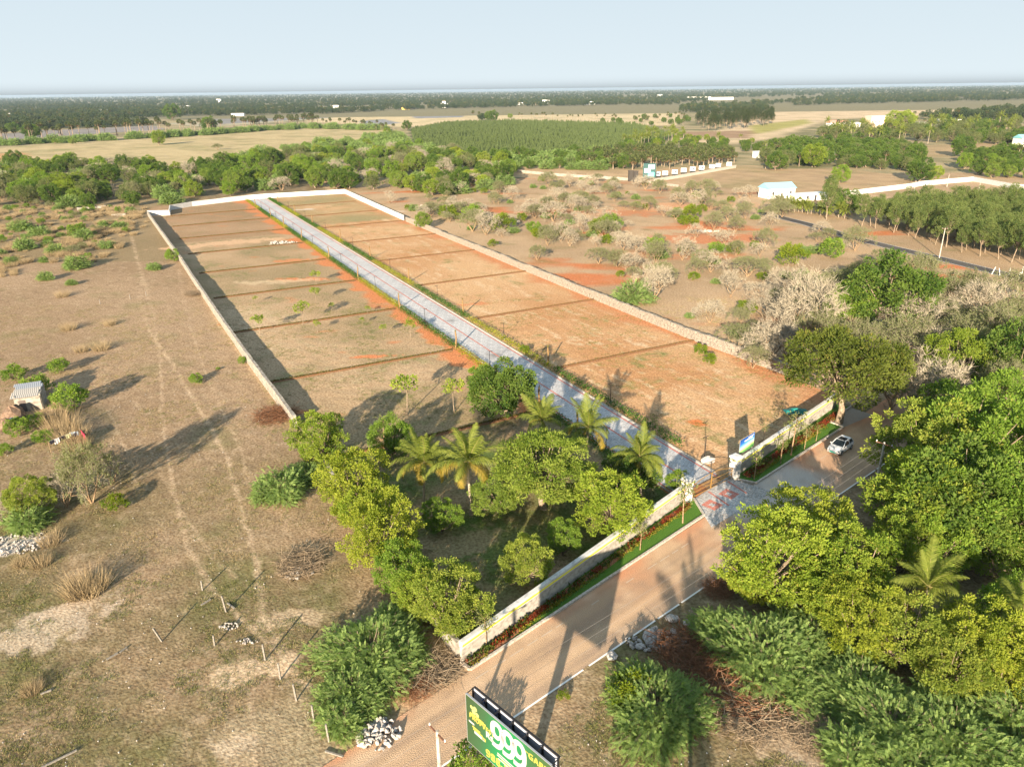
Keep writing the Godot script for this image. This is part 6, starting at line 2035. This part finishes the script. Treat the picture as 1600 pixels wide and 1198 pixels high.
	scatter(pv([213.28,-887.51,269.27,-1101.63,356.27,-1221.21,405.79,-1204.2,340.43,-1000.12,281.46,-885.17,226.69,-843.83]), 75, 7.0, [[1.0, "casua", 1.25, 1.75, "casuarina_tree", "tall grey-green needle tree of the dense isolated grove", "tree", "needle trees of the isolated grove"]])
	scatter(pv([122.48,-1102.15,166.93,-1230.69,283.98,-1304.91,259.11,-1104.71,210.87,-964.96,138.55,-1019.1]), 40, 8.0, [[.6, "palmyra", .8, 1.1, "palmyra_palm", "fan-leaved palm on the tan fields beyond the plantation", "palm", "fan palms beyond the plantation"], [.4, "dark", .8, 1.1, "wood_tree", "dark tree on the tan fields beyond the plantation", "tree", "dark trees beyond the plantation"]])
	row(pv([14.48,-1338.63,57.36,-1266.73,110.63,-1222.78,166.93,-1230.69]), 22, 6.0, "palmyra", .7, 1.1, "palmyra_palm", "fan-leaved palm in the thin row beyond the plantation", "palm", "thin palm row beyond the plantation")
	# --- the palm rows beyond the tan field on the left
	row(pv([-540.93,-781.87,-495.5,-888.53,-390.83,-957.14,-331.65,-1019.11,-274.35,-1131.07]), 95, 16.0, "palmyra", 1.4, 2.0, "palmyra_palm", "tall fan-leaved palm in the row beyond the tan field", "palm", "palm row beyond the tan field")
	row(pv([-269.3,-1109.89,-204.2,-1055.49,-133.94,-927.02]), 26, 12.0, "palmyra", .8, 1.3, "palmyra_palm", "lower fan-leaved palm at the tan field's far corner", "palm", "low palms at the tan field corner")
	row(pv([-520.55,-751.69,-447.62,-813.11,-367.46,-898.71,-273.73,-1055.49,-157.09,-976.95]), 100, 10.0, "pros", 1.6, 2.8, "hedge_shrub", "dark scrub clump in the hedge line beyond the tan field", "shrub", "hedge line beyond the tan field")
	for q in [["dark", [-529,-860.77,2.66], "big dark conical tree at the palm row beyond the tan field"], ["dark", [-647.24,-1014.24,2.08], "dark tree beside the big conical one at the palm row"], ["green", [-335.86,-740.32,2.45], "single round green tree on the tan field"], ["green", [-434.69,-769.38,1.27], "small flat-topped tree on the tan field"], ["dark", [-385.55,-999.65,2.67], "dark round tree in the palm row beyond the tan field"], ["dark", [-630.56,-1465.39,3.87], "very large round tree standing above the distant woods"], ["dark", [-26.05,-1189.13,2.68], "solitary tall dark tree on the tan fields beyond the plantation"], ["green", [2.42,-1319.53,1.62], "small round tree beside the solitary tall dark one"], ["dark", [-127.53,-969.35,1.59], "dark tree at the corner of the plantation"], ["green", [-457.48,-778.76,0.97], "tiny bush-like tree on the tan field"], ["pale", [-253.78,-669.25,1.66], "bare pale tree on the tan field near the scrub"]]:
		plant(q[0], q[1], "field_tree", q[2], "tree")
	# --- the plantation: thousands of young needle trees
	var cone := MB.new()
	var r := RandomNumberGenerator.new()
	r.seed = 77
	for i in 90:
		var a := r.randf() * TAU
		var y := r.randf_range(.4, 4.6)
		var q := (1.0 - y / 5.2) * .9
		var p := Vector3(cos(a) * q * .3, y, sin(a) * q * .3)
		var d := Vector3(cos(a) * q, .9, sin(a) * q).normalized()
		leaf(cone, r, p, d, 1.1, .22, tint(r, [Color(.10, .145, .052), Color(.175, .225, .088)], r.randf()))
	var cm := cone.mesh(M.leaf)
	var where := []
	var poly := pv([-120.3,-952.88,-89.13,-1141.96,4.97,-1181.74,165.5,-1030.2,168.6,-774.36,83.19,-606.35,2.04,-553.82,-49.53,-561.26,-86.78,-709.58])
	var box := Rect2(poly[0], Vector2.ZERO)
	for p in poly:
		box = box.expand(p)
	var gap := 3.4
	var z := box.position.y
	while z < box.end.y:
		var x := box.position.x
		while x < box.end.x:
			var p := Vector2(x, z) + Vector2(r.randf_range(-2.2, 2.2), r.randf_range(-2.2, 2.2))
			if Geometry2D.is_point_in_polygon(p, poly) and n_big.get_noise_2d(p.x, p.y) > -0.42:
				where.append(Transform3D(Basis(Vector3.UP, r.randf() * TAU).scaled(Vector3(1.2, .8, 1.2) * r.randf_range(.6, 1.25)), Vector3(p.x, 0, p.y)))
			x += gap
		z += gap
	print("plantation ", where.size())
	multi("tree_plantation", cm, where, "dense plantation of young needle trees in the middle distance", "plantation")
	# --- bananas behind the scrub belt
	var bn := MB.new()
	bn.tube([Vector3(0, -.1, 0), Vector3(0, 2.0, 0)], [.14, .1], 6, Color(.16, .2, .06), false)
	var bl := MB.new()
	for i in 9:
		var a := i * 2.39996
		var d := Vector3(cos(a), 0, sin(a))
		var s := d.cross(Vector3.UP) * .32
		var p0 := Vector3(0, 2.0, 0)
		var p1 := p0 + d * .9 + Vector3.UP * 1.0
		var p2 := p0 + d * 2.0 + Vector3.UP * .7
		bl.quad(p0 - s * .3, p1 - s, p1 + s, p0 + s * .3, tint(r, [Color(.09, .17, .02), Color(.19, .27, .04)], r.randf()))
		bl.quad(p1 - s, p2 - s * .3, p2 + s * .3, p1 + s, tint(r, [Color(.09, .17, .02), Color(.19, .27, .04)], r.randf()))
	P.banana = [[bn.mesh(M.vc), bl.mesh(M.leaf)]]
	scatter(pv([-278.57,-482.04,-297.61,-525.85,-284.09,-542.68,-241.01,-509.89,-216.01,-460.05,-244.27,-456.25]), 130, 2.6, [[1.0, "banana", .9, 1.5, "banana_plant", "bright banana plant of the patch behind the scrub wood", "plant", "banana patch behind the scrub wood"]])
	# --- distant woods to the horizon
	var nw := FastNoiseLite.new()
	nw.frequency = 0.0016
	nw.seed = 5
	nw.fractal_octaves = 3
	var w := [[], [], [], []]
	for i in 42000:
		var dz := 1060.0 * pow(13.0, r.randf())
		var x := r.randf_range(-.85, .85) * dz
		var p := Vector2(x, -dz)
		var inside := false
		for q in fields:
			if q[2].has_point(p) and Geometry2D.is_point_in_polygon(p, q[0]):
				inside = true
				break
		if inside:
			continue
		if nw.get_noise_2d(x * .6, -dz * 1.3) + (0.16 if dz > 2200.0 else 0.02) < r.randf_range(-.12, .02):
			continue
		var s := r.randf_range(.7, 1.35)
		w[r.randi() % 4].append(Transform3D(Basis(Vector3.UP, r.randf() * TAU).scaled(Vector3(s, s * r.randf_range(.8, 1.2), s)), Vector3(x, 0, -dz)))
	for i in 3:
		multi("distant_woods", P.far[i][1], w[i], "hazy dark green woods stretching to the horizon", "woods")
	var pm := []
	for t in w[3]:
		pm.append(Transform3D(t.basis.scaled(Vector3.ONE * 1.15), t.origin))
	multi("distant_palms", P.palmyra[0][1], pm, "hazy palm groves among the distant woods", "woods")
	# --- buildings
	var white := Color(.74, .73, .70)
	for q in [[Vector3(118.54,0,-333.18), 13.0, 8.0, 4.2, .25, Color(.72, .74, .76), Color(.22, .46, .58), "white building with bright blue roof beside the date palms", true], [Vector3(129.05,0,-324.11), 16.0, 5.0, 2.6, .3, white, Color(.6, .62, .62), "low white shed behind the date palm row", false],
			[Vector3(377.29,0,-890.53), 22.0, 10.0, 6.0, .1, white, Color(.45, .22, .17), "white village house with red pitched roof", true], [Vector3(393.19,0,-886.51), 14.0, 9.0, 6.0, .1, white, Color(.66, .64, .6), "small white village house beside the red-roofed one", false], [Vector3(418.08,0,-880.2), 24.0, 12.0, 13.0, .15, Color(.62, .46, .36), Color(.66, .6, .54), "tall pinkish village house of several storeys", false], [Vector3(455.41,0,-870.74), 26.0, 10.0, 6.0, .1, white, Color(.72, .7, .68), "long white village house next to the pinkish one", false], [Vector3(440.65,0,-806.8), 14.0, 9.0, 6.0, .1, white, Color(.72, .7, .68), "little white village house among palms", false], [Vector3(519.37,0,-915.84), 24.0, 9.0, 7.0, -.3, white, Color(.72, .7, .68), "white village house at the belt's far end", false], [Vector3(405.81,0,-599.49), 20.0, 10.0, 6.0, .1, white, Color(.2, .46, .52), "white house with turquoise roof beyond the white wall", true],
			[Vector3(176.79,0,-528.58), 15.0, 7.0, 4.0, .2, white, Color(.76, .75, .72), "low white flat-roofed house near the fan palm thicket", false], [Vector3(196.56,0,-525.73), 16.0, 6.0, 3.4, .1, white, Color(.76, .75, .72), "flat white roof among trees before the village", false], [Vector3(214.47,0,-523.14), 22.0, 6.0, 3.2, .1, white, Color(.76, .75, .72), "wide flat white roof among trees before the village", false], [Vector3(248.21,0,-550.16), 20.0, 5.0, 3.2, .15, Color(.6, .57, .52), Color(.6, .57, .52), "weathered pale building among trees before the village", false],
			[Vector3(-179.95,-0,-2191.98), 20.0, 12.0, 11.0, 0.0, white, Color(.74, .72, .68), "white temple-like house with stepped top on the tan fields", false], [Vector3(-178.66,0,-2176.14), 9.0, 8.0, 17.0, 0.0, white, Color(.62, .42, .22), "slim tower of the temple-like house on the tan fields", false], [Vector3(117.29,0,-2461.58), 22.0, 10.0, 13.0, 0.0, white, white, "white tall house at the wood's edge on the tan fields", false], [Vector3(37.01,0,-2461.58), 20.0, 8.0, 6.0, 0.0, white, white, "low white house at the wood's edge on the tan fields", false], [Vector3(80.58,0,-2384.95), 20.0, 8.0, 6.0, 0.0, Color(.55, .42, .36), white, "brownish house between two white ones on the tan fields", false], [Vector3(254.38,0,-2373.21), 16.0, 8.0, 8.0, 0.0, white, white, "white house on the tan fields next to its small outbuilding", false], [Vector3(234.32,0,-2346.67), 16.0, 8.0, 5.0, 0.0, white, white, "small white outbuilding beside the white house on the tan fields", false],
			[Vector3(749.11,0,-3093.03), 90.0, 14.0, 9.0, 0.0, white, white, "long white factory-like building before the distant woods", false], [Vector3(778.33,0,-2883), 90.0, 14.0, 9.0, 0.0, white, white, "second long white building before the distant woods", false], [Vector3(783.09,0,-4089.43), 30.0, 14.0, 10.0, 0.0, white, white, "white block in front of the distant woods", false], [Vector3(-1041.1,0,-2018.36), 34.0, 12.0, 9.0, 0.1, white, white, "white house among the distant palms beyond the tan field", false], [Vector3(-1180.7,0,-1831.51), 40.0, 12.0, 7.0, 0.0, white, white, "low white house at the edge of distant palms", false], [Vector3(-1068.63,0,-1750.06), 46.0, 12.0, 7.0, 0.0, white, white, "wide low white house at the edge of distant palms", false], [Vector3(-1062.34,0,-2573.1), 34.0, 12.0, 8.0, 0.0, white, white, "white house beside the very large round tree", false], [Vector3(-1464.81,0,-3982.23), 20.0, 14.0, 16.0, 0.0, white, white, "tall white house above the distant palms", false], [Vector3(-571.16,0,-1651.22), 26.0, 10.0, 5.0, 0.0, white, white, "long pale shed behind the palm row", false], [Vector3(-502.4,0,-2284.44), 16.0, 10.0, 8.0, 0.0, white, white, "small white house in the woods above the tan fields", false], [Vector3(-265.75,0,-2025.99), 20.0, 8.0, 5.0, 0.0, Color(.6, .42, .10), Color(.6, .4, .1), "small yellow hut on the tan fields", false]]:
		house(q[0], q[1], q[2], q[3], q[4], q[5], q[6], q[7], q[8])
	# --- white compound wall on the right, cream walls and hoardings in the middle distance
	var o := thing("compound_wall", "long bright white wall enclosing land behind the eucalyptus grove", "wall")
	var wp := [Vector3(150.11,0,-334.47), Vector3(189.92,0,-357.83), Vector3(200.65,0,-366.7), Vector3(234.45,0,-381.8), Vector3(235.74,0,-353.26), Vector3(243.78,0,-338.64)]
	for i in wp.size() - 1:
		part("wall_panel", wall_mesh([wp[i], wp[i + 1]], 2.2, .3, M.white, .01, 4.0, 1), o)
	o = thing("compound_wall", "low cream wall under the row of small hoardings", "wall")
	part("wall_panel", wall_mesh([Vector3(75.76,0,-395.95), Vector3(91.96,0,-412.04), Vector3(137.78,0,-462.3)], 1.6, .3, M.kerb, .02, 3.0, 1), o)
	o = thing("compound_wall", "long low stone wall crossing the dry land to the dark gate", "wall")
	part("wall_panel", wall_mesh([Vector3(1.59,0,-456.25), Vector3(23.38,0,-432.65), Vector3(64.43,0,-402.97)], 1.4, .4, M.plaster, .05, 3.0, 1), o)
	part("wall_panel", wall_mesh([Vector3(64.43,0,-402.97), Vector3(83.67,0,-373.48)], 1.1, .4, M.plaster, .05, 3.0, 1), o)
	o = thing("compound_wall", "broken cream wall stub outside the whitewashed side wall", "wall")
	part("wall_panel", wall_mesh([Vector3(-37.54,0,-314), Vector3(-25.11,0,-302.61)], 1.5, .35, M.plaster, .04, 2.0, 1), o)
	part("wall_panel", wall_mesh([Vector3(-16.09,0,-293.75), Vector3(-7.04,0,-283.83)], 1.4, .35, M.plaster, .04, 2.0, 1), o)
	part("wall_panel", wall_mesh([Vector3(-7.04,0,-283.83), Vector3(3.55,0,-271.59)], 1.2, .35, M.plaster, .05, 2.0, 1), o)
	o = thing("compound_wall", "pale ruined wall between scrub wood and waste land", "wall")
	part("wall_panel", wall_mesh([Vector3(-185.75,0,-320.84), Vector3(-176.74,0,-327.42)], 1.0, .4, M.plaster, .08, 1.5, 1), o)
	part("wall_panel", wall_mesh([Vector3(-161.41,0,-301.89), Vector3(-156.3,0,-303.11)], .9, .4, M.plaster, .08, 1.5, 1), o)
	for q in [[Vector3(63.99,0,-400.09), "tall dark gate post at the end of the low stone wall"], [Vector3(66.2,0,-396.97), "tall dark gate post standing next to the large hoarding"]]:
		o = thing("dark_gate_post", q[1], "gate post", q[0], .2)
		var mb := MB.new()
		mb.abox(Vector3(0, 2.6, 0), Vector3(2.2, 5.4, 1.6))
		part("shaft", mb.mesh(plain(.05, .045, .04)), o)
		mb = MB.new()
		mb.abox(Vector3(0, 5.45, 0), Vector3(2.5, .3, 1.9))
		part("cap", mb.mesh(plain(.07, .06, .05)), o)
	var sign_at := func(p: Vector3, w: float, h: float, y0: float, cols: Array, label: String, group: String) -> void:
		var s := thing("hoarding", label, "hoarding", p, -.15, group)
		var mb := MB.new()
		mb.abox(Vector3(0, y0 + h / 2, 0), Vector3(w, h, .12))
		part("panel", mb.mesh(plain(cols[0].r, cols[0].g, cols[0].b, .6)), s)
		for k in range(1, cols.size()):
			mb = MB.new()
			mb.abox(Vector3((k % 2 - .5) * w * .3, y0 + h * (1.0 - k / float(cols.size())), .08), Vector3(w * .5, h * .3, .06))
			part("print_block", mb.mesh(plain(cols[k].r, cols[k].g, cols[k].b, .6)), s)
		for x in [-w * .4, w * .4]:
			mb = MB.new()
			mb.abox(Vector3(x, y0 / 2, -.1), Vector3(.2, y0 + .2, .2))
			part("leg", mb.mesh(M.black), s)
	sign_at.call(Vector3(74.14,0,-401.92), 6.6, 7.4, 1.4, [Color(.02, .07, .07), Color(.45, .6, .62), Color(.55, .62, .5), Color(.12, .42, .48)], "large dark hoarding with pale and turquoise print beside the dark gate posts", "")
	for q in [Vector3(80.13,0,-410.27), Vector3(84.8,0,-412.84), Vector3(91.21,0,-418.41), Vector3(98.15,0,-427.4), Vector3(104.6,0,-433.4), Vector3(111.22,0,-439.57), Vector3(118.76,0,-445.81), Vector3(124.29,0,-452.51), Vector3(132.6,0,-459.07)]:
		sign_at.call(q, 3.0, 2.2, 1.5, [Color(.55, .58, .62), Color(.03, .04, .06)], "small white hoarding with dark base in the row on the cream wall", "small hoardings on the cream wall")
	for q in [[Vector3(125.4,0,-186.79), .5], [Vector3(125.68,0,-185.36), -.5], [Vector3(128.39,0,-185.22), 0.0], [Vector3(127.8,0,-180.47), 0.0], [Vector3(132.46,0,-186.41), 0.0]]:
		var mb := MB.new()
		mb.beam(Vector3(-q[1], -.1, 0), Vector3(q[1] * .3, 1.9, 0), .16, .16)
		var po := top("white_post", mb.mesh(M.white), "white concrete post at the tar road's edge", "post", "white posts by the tar road")
		po.position = q[0]
